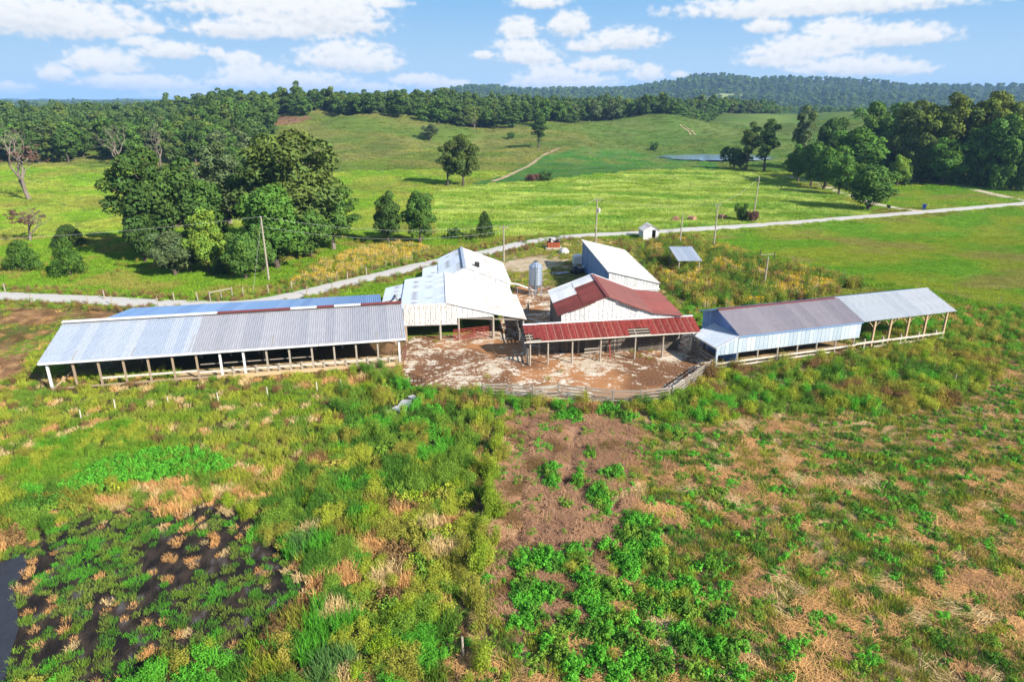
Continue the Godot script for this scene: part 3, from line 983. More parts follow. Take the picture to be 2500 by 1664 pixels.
# ---------------------------------------------------------------- the white barn
func build_white_barn() -> void:
	var t := thing("white_barn", "large low barn with patched white metal roofs and a stained front wall on log posts", "barn", Vector3(-7.2, 0, -71.56), 0.106)
	var hr := 4.43
	var white: Array = M["white roof"]
	# front block, right slope in two runs
	roof(t, L(5.15, -0.12, 3.06), L(0, 14.2, 0), L(-5.15, 0, hr - 3.06), 0.72, white, 0.24)
	roof(t, L(8.9, -0.15, 2.23), L(0, 10.1, 0), L(-3.75, 0, 0.80), 0.72, white, 0.24, "lean_to_sheet")
	roof(t, L(8.35, 9.95, 2.35), L(0, 4.2, 0), L(-3.2, 0, 0.69), 0.72, white, 0.24, "lean_to_sheet")
	# front block, left slope, its sheets tinted blue grey for sky light
	roof(t, L(-5.3, 14.0, 3.56), L(0, -13.9, 0), L(5.3, 0, hr - 3.58), 0.72, M["sky tinted pale roof"], 0.24)
	var s := Shape.new()
	for i in 14:
		s.box(L(0, 0.5 + i, hr + 0.03), Vector3(0.34, 0.05, 0.94))
	part("ridge_cap", s.mesh(), M["white paint"], t)
	# left lean-to
	roof(t, L(-7.7, 12.4, 2.95), L(0, -6.3, 0), L(2.45, 0, 0.5), 0.8, M["sky tinted pale roof"], 0.24, "side_roof_sheet")
	boards(t, L(-7.6, 6.2, 0), Vector3(2.3, 0, 0), 0.6, func(_x): return 0.0, func(x): return 2.9 + x * 0.2, M["white siding"], "side_wall_board")
	boards(t, L(-7.6, 12.3, 0), L(0, -6.1, 0), 0.7, func(_x): return 0.0, func(_x): return 2.85, M["white siding"], "side_wall_board")
	# front wall: straight-topped on the left, under the rake on the right
	boards(t, L(-4.86, 0, 0), Vector3(5.93, 0, 0), 0.62, func(x): return 1.93 + 0.02 * sin(x * 3.0), func(x): return hr if x < 4.86 else hr - (x - 4.86) * 0.266 - 0.03, M["stained siding"], "front_board")
	boards(t, L(1.07, 0.02, 0), Vector3(4.08, 0, 0), 0.62, func(x): return 2.62 + x * 0.01, func(x): return hr - 0.05 - (x + 1.07) * 0.266, M["white siding"], "front_board")
	for k in [[-4.75, 1.95, 0.34, "post wood"], [-0.9, 1.95, 0.3, "pole wood"], [1.2, 2.7, 0.26, "pole wood"], [5.1, 3.0, 0.28, "pole wood"], [8.55, 2.2, 0.24, "pole wood"]]:
		post(t, L(k[0], 0.15, 0), k[1], k[2], M[k[3]], "log_post", true)
	for b in [3.2, 6.4, 9.5]:
		post(t, L(8.55, b, 0), 2.2, 0.2, M["grey post"], "log_post", true)
		post(t, L(5.1, b, 0), 3.0, 0.2, M["grey post"], "log_post", true)
	beam(t, L(-4.86, 0.15, 1.9), L(1.2, 0.15, 1.9), 0.12, 0.2, M["grey post"], "lintel")
	beam(t, L(1.2, 0.15, 2.6), L(8.7, 0.15, 2.15), 0.12, 0.16, M["grey post"], "lintel")
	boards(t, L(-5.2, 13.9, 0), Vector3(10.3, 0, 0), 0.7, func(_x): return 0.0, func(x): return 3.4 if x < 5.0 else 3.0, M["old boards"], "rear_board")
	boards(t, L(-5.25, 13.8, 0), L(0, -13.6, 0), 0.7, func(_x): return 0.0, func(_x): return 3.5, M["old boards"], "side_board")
	# back block with the higher ridge
	roof(t, L(8.7, 14.2, 2.5), L(0, 12.6, 0), L(-6.2, 0, 2.45), 0.72, white, 0.24, "back_roof_sheet")
	roof(t, L(-1.0, 26.8, 3.3), L(0, -12.6, 0), L(3.5, 0, 1.65), 0.72, M["sky tinted pale roof"], 0.24, "back_roof_sheet")
	roof(t, L(-3.2, 23.4, 2.75), L(0, -6.0, 0), L(2.3, 0, 0.5), 0.75, M["sky tinted pale roof"], 0.24, "side_roof_sheet")
	boards(t, L(-3.1, 17.5, 0), Vector3(2.1, 0, 0), 0.55, func(_x): return 0.0, func(x): return 2.7 + x * 0.2, M["old boards"], "side_board")
	boards(t, L(-1.0, 14.25, 0), Vector3(9.6, 0, 0), 0.7, func(_x): return 2.2, func(x): return 3.25 + x * 0.47 if x < 3.5 else 4.9 - (x - 3.5) * 0.395, M["white siding"], "gable_board")
	boards(t, L(8.5, 14.3, 0), L(0, 12.4, 0), 0.7, func(_x): return 0.0, func(_x): return 2.45, M["white siding"], "side_board")
	boards(t, L(8.6, 26.7, 0), Vector3(-9.5, 0, 0), 0.7, func(_x): return 0.0, func(x): return 2.5 + x * 0.395 if x < 6.1 else 4.85 - (x - 6.1) * 0.47, M["white siding"], "gable_board")
	s = Shape.new()
	s.box(L(2.5, 20.5, 4.99), Vector3(0.4, 0.06, 12.6))
	part("ridge_cap", s.mesh(), M["galvanised"][3], t)
	s = Shape.new()
	s.box(L(4.3, 17.2, 4.55), Vector3(0.62, 0.5, 0.6))
	s.lathe(L(4.3, 17.2, 4.8), [Vector2(0.36, 0), Vector2(0.3, 0.12), Vector2(0, 0.16)], 10)
	part("roof_vent", s.mesh(), M["black"], t)


# ---------------------------------------------------------------- the red roofed barn
func build_red_barn() -> void:
	var t := thing("red_roofed_barn", "barn with rust red gable roof patched with bare metal and weathered white gable boards", "barn", Vector3(5.06, 0, -67.62), 0.063)
	var he := 4.4
	var hr := 6.3
	var hw := 4.975
	var red: Array = M["faded red roof"]
	var steel: Array = M["bright roof"]
	# left slope in two tiers of sheets, the far ones bare metal
	var lowup := L(hw * 0.5, 0, (hr - he) * 0.5)
	roof(t, L(-0.25, 4.35, he - 0.1), L(0, -4.65, 0), lowup + L(0.25, 0, 0.1), 0.74, red, 0.24)
	roof(t, L(-0.25, 9.1, he - 0.1), L(0, -4.75, 0), lowup + L(0.25, 0, 0.1), 0.74, steel, 0.16)
	var mid := L(0, 0, he) + lowup + Vector3(0, 0.025, 0)
	roof(t, mid + L(0, 6.6, 0), L(0, -6.9, 0), lowup, 0.74, red, 0.24)
	roof(t, mid + L(0, 9.1, 0), L(0, -2.5, 0), lowup, 0.74, steel, 0.16)
	# right slope and its flatter extension
	roof(t, L(2 * hw, -0.3, he), L(0, 9.4, 0), L(-hw, 0, hr - he), 0.74, red, 0.24)
	roof(t, L(13.25, -0.3, 4.02), L(0, 9.4, 0), L(-13.25 + 2 * hw, 0, he - 4.04), 0.74, M["red roof"], 0.24, "extension_sheet")
	var s := Shape.new()
	for i in 9:
		s.box(L(hw, 0.25 + i * 1.04, hr + 0.03), Vector3(0.36, 0.05, 1.0))
	part("ridge_cap", s.mesh(), M["red trim"], t)
	var s2 := Shape.new()
	s2.beam(L(-0.25, 9.12, he - 0.05), L(hw, 9.12, hr + 0.05), 0.1, 0.2)
	s2.beam(L(hw, 9.12, hr + 0.05), L(2 * hw, 9.12, he + 0.05), 0.1, 0.2)
	part("rake_trim", s2.mesh(), M["white paint"], t)
	var under := func(x: float) -> float:
		if x < hw: return he - 0.06 + x * (hr - he) / hw
		if x < 2 * hw: return hr - 0.06 - (x - hw) * (hr - he) / hw
		return he - 0.06 - (x - 2 * hw) * 0.115
	boards(t, L(0.15, 0, 0), Vector3(12.9, 0, 0), 0.5, func(_x): return 2.42, func(x): return under.call(x + 0.15), M["white siding"], "gable_board")
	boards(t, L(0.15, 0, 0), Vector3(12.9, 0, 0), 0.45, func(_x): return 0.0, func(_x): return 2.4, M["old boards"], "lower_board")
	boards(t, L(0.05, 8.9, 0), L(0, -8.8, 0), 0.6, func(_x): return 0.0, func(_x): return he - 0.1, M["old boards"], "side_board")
	boards(t, L(13.1, 0.1, 0), L(0, 8.8, 0), 0.6, func(_x): return 0.0, func(_x): return 3.95, M["white siding"], "side_board")
	boards(t, L(13.0, 8.95, 0), Vector3(-12.8, 0, 0), 0.6, func(_x): return 0.0, func(x): return under.call(13.0 - x), M["white siding"], "gable_board")
	for k in [0.25, 0.75]:
		s = Shape.new()
		s.beam(L(hw * k * 2 - 1.2, -0.32, under.call(hw * k * 2 - 1.2)), L(hw * k * 2 + 1.2, -0.32, under.call(hw * k * 2 + 1.2)), 0.06, 0.14)
		part("rake_board", s.mesh(), M["rust brown"], t)


# ---------------------------------------------------------------- the red open shelter in front of it
func build_red_shelter() -> void:
	var t := thing("red_shelter", "long red sheet-metal shelter on poles facing the yard, a few roof sheets missing", "shelter", Vector3(1.475, 0, -63.53), 0.166)
	var len_ := 18.6
	var run := 2.25
	var ht := 3.82
	var hl := 2.81
	var skip := {0: [0.45, 1.0], 1: [0.16, 1.0], 14: [0.42, 1.0], 15: [0.45, 1.0], 16: [0.43, 0.97]}
	roof(t, L(0, 0, hl), Vector3(len_, 0, 0), L(0, run, ht - hl), 0.78, M["red roof"], 0.78, "roof_sheet", skip, 0.035)
	# pale caulked seams between the red sheets
	for i in range(1, 24):
		if not skip.has(i) and not skip.has(i - 1):
			var a := len_ / 24.0 * i
			beam(t, L(a, 0.02, hl + 0.02), L(a, run - 0.05, ht + 0.01), 0.035, 0.02, M["seam"], "seam")
	# the back slope, short and low behind the ridge
	roof(t, L(len_, run + 1.5, ht - 0.75), Vector3(-len_, 0, 0), L(0, -1.5, 0.75), 0.78, M["red roof"], 0.78, "rear_roof_sheet")
	for i in 12:
		rail(t, L(i * 1.55, run - 0.02, ht + 0.05), L(i * 1.55 + 1.53, run - 0.02, ht + 0.05 + rng.randf_range(-0.02, 0.02)), 0.1, 0.2, M["white paint"], "ridge_cap")
	# purlins, seen where sheets are gone
	for k in [0.06, 0.22, 0.38, 0.6, 0.85]:
		beam(t, L(0, run * k, hl + (ht - hl) * k - 0.06), L(len_, run * k, hl + (ht - hl) * k - 0.06), 0.1, 0.07, M["pole wood"], "purlin")
	for a in [0.42, 2.28, 4.84, 7.86, 11.6, 14.65, 18.3]:
		post(t, L(a, 0.3, 0), hl - 0.02, 0.2, M["pole wood"], "log_post", true)
		beam(t, L(a, 0.2, hl - 0.02), L(a, run + 0.1, ht - 0.12), 0.09, 0.14, M["grey post"], "rafter")
	for a in [1.9, 6.2, 10.2, 13.5, 17.0]:
		post(t, L(a, run + 0.6, 0), ht - 0.45, 0.2, M["grey post"], "log_post", true)
	var s := Shape.new()
	s.tube(L(-0.25, -0.05, hl - 0.1), L(len_ * 0.5, -0.02, hl - 0.1), 0.07, 0.08, 7)
	s.tube(L(len_ * 0.5, -0.02, hl - 0.1), L(len_ - 0.5, -0.05, hl - 0.08), 0.08, 0.06, 7)
	part("eave_pole", s.mesh(), M["white plank"], t)
	# pen walls of old planks under the back
	for i in 9:
		var a0 := 2.3 + i * 1.75
		for h in [0.35, 0.75, 1.15, 1.6]:
			if rng.randf() < 0.82:
				rail(t, L(a0, run + 1.2 + 0.05 * (i % 2), h), L(a0 + 1.72, run + 1.2 + 0.05 * (i % 2), h + rng.randf_range(-0.05, 0.05)), 0.24, 0.05, M["old boards"][i % 3], "pen_board")
	for h in [0.5, 0.85]:
		rail(t, L(6.6, 1.9, h), L(8.6, 2.1, h), 0.16, 0.05, M["fence boards"][0], "pen_board")
	pipe(t, L(9.3, 1.3, 0), L(9.1, 1.6, 2.4), 0.06, M["gate red"], "prop")


# ---------------------------------------------------------------- the shed behind, its side wall tinted with blue shade
func build_shade_blue_shed() -> void:
	var t := thing("shade_blue_shed", "tall shed with board side tinted deep blue for shade and pale single-pitch roof", "shed", Vector3(12.58, 0, -85.46), 0.07)
	var w := 7.1
	var len_ := 20.9
	var hl := 4.5
	var hr := 2.74
	roof(t, L(w, 0, hr), L(0, len_, 0), L(-w, 0, hl - hr), 0.9, M["white roof"], 0.3)
	boards(t, L(0.15, len_ - 0.15, 0), L(0, -len_ + 0.3, 0), 0.85, func(_x): return 0.0, func(_x): return hl - 0.08, M["shade tinted siding"], "side_board")  # these boards carry blue shade in their colour
	boards(t, L(0.15, 0.15, 0), Vector3(w - 0.3, 0, 0), 0.42, func(_x): return 0.0, func(x): return hl - 0.1 - x * (hl - hr) / w, M["white siding"], "front_board")
	boards(t, L(w - 0.15, 0.2, 0), L(0, len_ - 0.4, 0), 0.85, func(_x): return 0.0, func(_x): return hr - 0.05, M["white siding"], "side_board")
	boards(t, L(w - 0.2, len_ - 0.1, 0), Vector3(-w + 0.4, 0, 0), 0.7, func(_x): return 0.0, func(x): return hr + x * (hl - hr) / w, M["white siding"], "rear_board")
	rail(t, L(0.1, 0.1, 2.0), L(w, 0.1, 2.0), 0.16, 0.06, M["white paint"], "girt")
	beam(t, L(-0.02, 0, hl + 0.01), L(-0.02, len_, hl + 0.01), 0.1, 0.14, M["white paint"], "eave_trim")


# ---------------------------------------------------------------- the shed on the right with its open carport end
func build_right_shed() -> void:
	var t := thing("boarded_shed", "shed with lilac grey and silver roof, pale boarded skirt and open braced-post end", "shed", Vector3(22.97, 0, -63.69), 0.303)
	var he := 3.34
	var hr := 4.83
	var run := 4.19
	var l1 := 15.46
	var l2 := 28.38
	var bb := 6.9
	var bh := 4.0
	roof(t, L(0, 0, he), Vector3(l1, 0, 0), L(0, run, hr - he), 0.9, M["lilac grey roof"], 0.22)
	roof(t, L(l1, -0.05, he - 0.02), Vector3(l2 - l1, 0, 0), L(0, run + 0.05, hr - he + 0.02), 0.9, M["bright roof"], 0.22)
	roof(t, L(l2, bb, bh), Vector3(-l2 - 0.6, 0, 0), L(0, run - bb, hr - bh), 0.9, M["sky tinted steel roof"], 0.22, "rear_roof_sheet")
	rail(t, L(0, run, hr + 0.04), L(l1 - 0.4, run, hr + 0.04), 0.06, 0.34, M["red trim"], "ridge_cap")
	rail(t, L(l1 - 0.38, run, hr + 0.04), L(l2, run, hr + 0.04), 0.06, 0.3, M["galvanised"][2], "ridge_cap")
	rail(t, L(0.0, 0.03, he - 0.1), L(l1, 0.03, he - 0.1), 0.16, 0.04, M["sky tinted steel roof"][1], "eave_flashing")
	# boarded skirt
	boards(t, L(0.02, 0.15, 0), Vector3(l1 - 0.1, 0, 0), 0.52, func(_x): return 1.5, func(_x): return he - 0.16, M["blue grey siding"], "skirt_board")
	boards(t, L(-2.45, 0.15, 0), Vector3(2.45, 0, 0), 0.5, func(_x): return 1.45, func(x): return 2.3 + x * 0.39, M["blue grey siding"], "skirt_board")
	# gable end tinted blue for shade, and the low roof leaning on it
	boards(t, L(0.0, bb - 0.15, 0), L(0, -bb + 0.35, 0), 0.55, func(_x): return 0.0, func(x): return bh - 0.06 + x * 0.31 if x < bb - run else hr - 0.06 - (x - bb + run) * 0.356, M["shade tinted siding"], "gable_board")
	roof(t, L(-2.6, 4.64, 2.28), L(0, -4.6, 0), L(2.62, 0, 1.0), 0.77, M["galvanised"], 0.25, "lean_to_sheet")
	rail(t, L(-2.62, 4.64, 2.22), L(-2.62, 0.05, 2.22), 0.14, 0.05, M["white plank"], "lean_to_fascia")
	beam(t, L(-2.6, 0.07, 2.3), L(0.0, 0.07, 3.3), 0.08, 0.06, M["white paint"], "rake_trim")
	post(t, L(-2.45, 0.1, 0), 2.25, 0.2, M["blue grey siding"][0], "corner_post")
	for k in [[-2.45, 4.5], [-2.45, 3.2], [-1.0, 4.5]]:
		post(t, L(k[0], k[1], 0), 2.3, 0.22, M["grey post"], "post", true)
	for h in [0.35, 0.75, 1.15, 1.5]:
		rail(t, L(-2.5, 4.5, h), L(-2.55, 3.1, h), 0.24, 0.05, M["old boards"][2], "pen_board")
		if h > 0.4 and h < 1.2:
			rail(t, L(-2.5, 3.1, h), L(-2.5, 0.2, h), 0.2, 0.05, M["fence boards"][1], "pen_board")
	# posts under the skirt
	for i in 7:
		post(t, L(0.0 + i * 2.45 + 0.15, 0.3, 0), 1.6, 0.2, M["pole wood"], "post", true)
		post(t, L(0.4 + i * 2.45, bb - 0.3, 0), bh - 0.1, 0.18, M["grey post"], "post", true)
	boards(t, L(0.1, bb - 0.2, 0), Vector3(l1 - 1.5, 0, 0), 0.6, func(_x): return 0.3, func(_x): return bh - 0.15, M["old boards"], "rear_board")
	# open end: posts with Y braces, front and back
	for a in [17.4, 19.6, 22.1, 24.6, 27.5]:
		for b in [0.35, bb - 0.4]:
			var top := he - 0.08 if b < 1.0 else bh - 0.1
			post(t, L(a, b, 0), top, 0.2, M["new lumber"], "post")
			for k in [-1.0, 1.0]:
				if a + k < l2 - 0.2:
					beam(t, L(a, b + 0.06, top - 0.95), L(a + k * 0.95, b + 0.06, top - 0.02), 0.07, 0.1, M["new lumber"], "brace")
	beam(t, L(l1, 0.35, he - 0.02), L(l2 - 0.05, 0.35, he - 0.02), 0.12, 0.14, M["new lumber"], "eave_beam")
	beam(t, L(l1, bb - 0.4, bh - 0.04), L(l2 - 0.05, bb - 0.4, bh - 0.04), 0.12, 0.14, M["new lumber"], "eave_beam")
	for i in 8:
		beam(t, L(l1 + 0.3 + i * 1.75, 0.1, he - 0.04), L(l1 + 0.3 + i * 1.75, run, hr - 0.1), 0.07, 0.12, M["new lumber"], "rafter")
	# feed rails along the front
	rail(t, L(-2.5, -0.05, 0.62), L(7.5, 0.0, 0.66), 0.2, 0.06, M["white plank"], "feed_rail")
	rail(t, L(7.52, 0.0, 0.66), L(14.9, 0.05, 0.7), 0.2, 0.06, M["white plank"], "feed_rail")
	rail(t, L(-2.5, -0.12, 0.24), L(11.6, -0.05, 0.3), 0.16, 0.06, M["white plank"], "feed_rail")
	for i in 5:
		var a := 14.95 + i * 2.5
		rail(t, L(a, 0.1, 0.78), L(a + 2.45, 0.1, 0.82), 0.22, 0.06, M["white plank"], "feed_rail")
		if i > 0:
			rail(t, L(a, 0.02, 0.25), L(a + 2.45, 0.02, 0.28), 0.18, 0.06, M["white plank"], "feed_rail")
		post(t, L(a + 1.3, 0.2, 0), 1.2, 0.17, M["pole wood"], "bunk_post")


# ---------------------------------------------------------------- feed bin with ladder and auger
func build_bin() -> void:
	var t := thing("feed_bin", "tall corrugated steel feed bin on legs with caged ladder beside the white barn", "feed bin", Vector3(3.25, 0, -90.2), 0.0)
	for k in 3:
		var prof := []
		for i in 9:
			prof.append(Vector2(0.92 + (0.02 if i % 2 else 0.0), 1.55 + k * 0.86 + i * 0.1075))
		var s := Shape.new()
		s.lathe(Vector3.ZERO, prof, 24)
		part("bin_ring", s.mesh(), M["bin steel"], t)
	var s := Shape.new()
	s.lathe(Vector3.ZERO, [Vector2(0.98, 4.1), Vector2(0.24, 4.72)], 12)
	part("bin_roof", s.mesh(), M["bin steel"], t)
	s = Shape.new()
	s.lathe(Vector3.ZERO, [Vector2(0.26, 4.7), Vector2(0.26, 4.84), Vector2(0.0, 4.88)], 12)
	part("bin_lid", s.mesh(), M["dark steel"], t)
	s = Shape.new()
	s.lathe(Vector3.ZERO, [Vector2(0.92, 1.56), Vector2(0.2, 0.72), Vector2(0.2, 0.5), Vector2(0.0, 0.5)], 18)
	part("hopper", s.mesh(), M["bin steel"], t)
	for i in 6:
		var a := TAU * (i + 0.5) / 6.0
		beam(t, Vector3(cos(a) * 0.97, 0, sin(a) * 0.97), Vector3(cos(a) * 0.97, 2.35, sin(a) * 0.97), 0.08, 0.08, M["bin steel"], "leg")
		var b := TAU * (i + 1.5) / 6.0
		beam(t, Vector3(cos(a) * 0.97, 0.1, sin(a) * 0.97), Vector3(cos(b) * 0.97, 1.3, sin(b) * 0.97), 0.04, 0.04, M["bin steel"], "cross_brace")
	var lad := thing_part("ladder", t)
	for x in [-0.2, 0.2]:
		pipe(lad, Vector3(x, 0.2, 1.08), Vector3(x, 4.35, 1.08), 0.025, M["dark steel"], "ladder_rail")
		pipe(lad, Vector3(x, 4.35, 1.08), Vector3(x * 1.6, 4.9, 0.6), 0.025, M["dark steel"], "hand_rail")
		pipe(lad, Vector3(x * 1.6, 4.9, 0.6), Vector3(x, 4.75, 0.25), 0.025, M["dark steel"], "hand_rail")
	for i in 14:
		pipe(lad, Vector3(-0.2, 0.35 + i * 0.29, 1.08), Vector3(0.2, 0.35 + i * 0.29, 1.08), 0.018, M["dark steel"], "rung")
	var auger := thing("feed_auger", "white auger tube running from the feed bin down to the barn eave", "auger", Vector3(3.25, 0, -90.2), 0.0)
	pipe(auger, Vector3(0, 0.62, 0.1), Vector3(-2.6, 1.75, 0.7), 0.1, M["white paint"], "auger_tube", 10)
	pipe(auger, Vector3(-2.6, 1.75, 0.7), Vector3(-4.7, 2.05, 1.1), 0.1, M["white paint"], "auger_tube", 10)
	for k in [[-1.0, 1.05], [-2.5, 1.7]]:
		pipe(auger, Vector3(k[0], 0, 0.4), Vector3(k[0], k[1], 0.4), 0.03, M["bin steel"], "support")


func thing_part(called: String, parent: Node) -> Node3D:
	var o := Node3D.new()
	o.name = called
	parent.add_child(o, true)
	return o


# ---------------------------------------------------------------- little buildings
func build_small() -> void:
	# white gable-fronted hut by the road
	var t := thing("white_hut", "small white gable-fronted hut with an open dark doorway beside the road", "hut", Vector3(25.3, 0, -128.6), 0.1)
	var w := 3.1
	var d := 3.2
	var eave := 1.75
	var peak := 2.75
	var top := func(x: float) -> float: return eave + (peak - eave) * (1.0 - absf(x - w * 0.5) / (w * 0.5)) - 0.04
	boards(t, L(0, 0, 0), Vector3(1.75, 0, 0), 0.58, func(_x): return 0.0, top, M["white siding"], "front_board")
	boards(t, L(2.45, 0, 0), Vector3(0.65, 0, 0), 0.6, func(_x): return 0.0, func(x): return top.call(x + 2.45), M["white siding"], "front_board")
	boards(t, L(1.75, 0, 0), Vector3(0.7, 0, 0), 0.7, func(_x): return 1.85, func(x): return top.call(x + 1.75), M["white siding"], "front_board")
	boards(t, L(0, d, 0), L(0, -d, 0), 0.6, func(_x): return 0.0, func(_x): return eave, M["white siding"], "side_board")
	boards(t, L(w, 0, 0), L(0, d, 0), 0.6, func(_x): return 0.0, func(_x): return eave, M["white siding"], "side_board")
	boards(t, L(w, d, 0), Vector3(-w, 0, 0), 0.6, func(_x): return 0.0, top, M["white siding"], "rear_board")
	roof(t, L(-0.15, d + 0.1, eave - 0.08), L(0, -d - 0.25, 0), L(w * 0.5 + 0.15, 0, peak - eave + 0.1), 0.8, M["white roof"], 0.27)
	roof(t, L(w + 0.15, -0.15, eave - 0.08), L(0, d + 0.25, 0), L(-w * 0.5 - 0.15, 0, peak - eave + 0.1), 0.8, M["white roof"], 0.27)
	var s := Shape.new()
	s.box(L(w * 0.5, d * 0.5, 0.03), Vector3(w - 0.1, 0.06, d - 0.1))
	part("floor_slab", s.mesh(), M["concrete"], t)
	# feeder canopy in the thicket
	t = thing("feeder_canopy", "small grey-blue metal canopy on thin posts standing in the weeds", "canopy", Vector3(25.6, 0, -100.6), 0.03)
	roof(t, L(-0.3, -0.3, 2.45), Vector3(3.7, 0, 0), L(0.0, 6.0, 0.95), 0.62, M["galvanised"], 0.3)
	roof(t, L(3.65, 6.0, 3.0), Vector3(-3.9, 0, 0), L(0, -0.5, 0.4), 0.62, M["sky tinted steel roof"], 0.3, "rear_roof_sheet")
	for k in [[0.0, 0.0, 2.45], [3.1, 0.0, 2.45], [0.0, 5.4, 3.3], [3.1, 5.4, 3.3]]:
		post(t, L(k[0], k[1], 0), k[2], 0.13, M["pole wood"], "post")
	beam(t, L(-0.3, -0.05, 2.42), L(3.4, -0.05, 2.42), 0.08, 0.12, M["white plank"], "eave_beam")
	# far buildings
	far_house("farmhouse", "white farmhouse in a clearing on the wooded ridge", at(764, 264), 12.0, 7.0, 3.2, Color(0.75, 0.75, 0.75), Color(0.45, 0.46, 0.48), 0.3)
	far_house("field_barn", "low barn with pale green roof at the top of the field", at(1890, 277), 9.0, 5.0, 2.4, Color(0.3, 0.16, 0.1), Color(0.42, 0.58, 0.50), 0.0)
	far_house("white_trailer", "little white trailer at the wood edge above the field", at(1692, 284), 4.5, 2.6, 2.0, Color(0.75, 0.74, 0.72), Color(0.5, 0.3, 0.25), 0.1)


func far_house(called: String, label: String, where: Vector3, w: float, d: float, h: float, wall: Color, roof_: Color, yaw: float) -> void:
	var t := thing(called, label, "building", where - Vector3(0, 0.3, 0), yaw)
	var s := Shape.new()
	s.box(Vector3(0, h * 0.5, 0), Vector3(w, h, d))
	for k in [-1.0, 1.0]:
		s.tri(Vector3(k * w * 0.5, h, -d * 0.5), Vector3(k * w * 0.5, h, d * 0.5), Vector3(k * w * 0.5, h + 1.6, 0))
	part("wall", s.mesh(), mat(called + " wall", wall, 0.8), t)
	s = Shape.new()
	for k in [-1.0, 1.0]:
		s.box(Vector3(0, h + 0.82, k * d * 0.27), Vector3(w + 0.8, 0.15, d * 0.62), Basis(Vector3.RIGHT, k * atan(3.2 / d)))
	part("roof", s.mesh(), mat(called + " roof", roof_, 0.7), t)
	for i in 3:
		s = Shape.new()
		s.box(Vector3((i - 1) * w * 0.3, h * 0.55, d * 0.5), Vector3(1.0, 1.2, 0.1))
		part("window" if i != 1 else "door", s.mesh(), M["window glass"], t)


# ---------------------------------------------------------------- fences, gates, poles, odds and ends
func tube_gate(called: String, label: String, p: Vector3, q: Vector3, h: float, bars: int, material: Material) -> void:
	var w := (q - p).length()
	var yaw := atan2(-(q - p).z, (q - p).x)
	var t := thing(called, label, "gate", p, yaw)
	var r := 0.028
	for x in [0.0, w * 0.25, w * 0.5, w * 0.75, w]:
		pipe(t, Vector3(x, 0.15, 0), Vector3(x, h, 0), r, material, "upright")
	for i in bars:
		var y := 0.15 + (h - 0.15) * i / (bars - 1.0)
		pipe(t, Vector3(0, y, 0), Vector3(w, y, 0), r, material, "bar")


func board_fence(called: String, label: String, spots: Array, heights: Array, post_h: float) -> void:
	var base := at(spots[0][0], spots[0][1])
	var t := thing(called, label, "fence", base)
	var pts := spots.map(func(s): return at(s[0], s[1]) - base)
	for i in pts.size():
		post(t, pts[i], post_h + rng.randf_range(-0.1, 0.15), 0.17, M["grey post"], "post", true)
	for i in pts.size() - 1:
		for h in heights:
			var k := rng.randf_range(-0.04, 0.04)
			rail(t, pts[i] + Vector3(0, h + k, 0.1), pts[i + 1] + Vector3(0, h - k, 0.1), 0.15, 0.04, M["fence boards"][rng.randi() % 3], "board")


func utility_pole(called: String, label: String, u: float, v: float, vt: float, lean := 0.0, arm := 0.0, extra := "") -> Vector3:
	var foot := at(u, v)
	var h := rise(foot, vt)
	var t := thing(called, label, "utility pole", foot, 0.0, "utility poles of the farm line")
	t.rotation.z = lean
	var s := Shape.new()
	s.tube(Vector3(0, -0.4, 0), Vector3(0, h, 0), 0.16, 0.10, 8)
	part("pole", s.mesh(), M["pole wood"], t)
	if arm > 0.0:
		beam(t, Vector3(-arm, h - 0.35, 0.1), Vector3(arm, h - 0.35, 0.1), 0.09, 0.1, M["pole wood"], "crossarm")
		for x in [-arm * 0.9, arm * 0.9]:
			pipe(t, Vector3(x, h - 0.3, 0.1), Vector3(x, h - 0.12, 0.1), 0.05, M["stone"], "insulator")
	else:
		pipe(t, Vector3(0, h, 0), Vector3(0, h + 0.2, 0), 0.05, M["stone"], "insulator")
	if extra == "transformer":
		s = Shape.new()
		s.lathe(Vector3(0.38, h - 2.6, 0), [Vector2(0, 0), Vector2(0.26, 0), Vector2(0.27, 0.75), Vector2(0.2, 0.82), Vector2(0, 0.84)], 14)
		part("transformer", s.mesh(), M["stone"], t)
	return foot + Vector3(-sin(lean) * h, cos(lean) * h, 0)


func wire(p: Vector3, q: Vector3, sag: float, label: String) -> void:
	var s := Shape.new()
	var last := p
	for i in range(1, 13):
		var k := i / 12.0
		var w := p.lerp(q, k) - Vector3(0, sag * 4.0 * k * (1.0 - k), 0)
		s.tube(last, w, 0.012, 0.012, 4, Color.WHITE, false)
		last = w
	tag(single("power_line", s.mesh(), M["stone"]), label, "wire", "power lines")


func fence_post_line(label: String, group: String, spots: Array, tall: float, size: float, material: Material) -> void:
	for k in spots:
		var foot := at(k[0], k[1])
		var s := Shape.new()
		var h: float = k[2] if k.size() > 2 else tall
		s.tube(Vector3(0, -0.2, 0), Vector3(rng.randf_range(-0.06, 0.06), h, rng.randf_range(-0.06, 0.06)), size, size * 0.8, 6)
		tag(single("fence_post", s.mesh(), material, foot), label, "fence post", group)


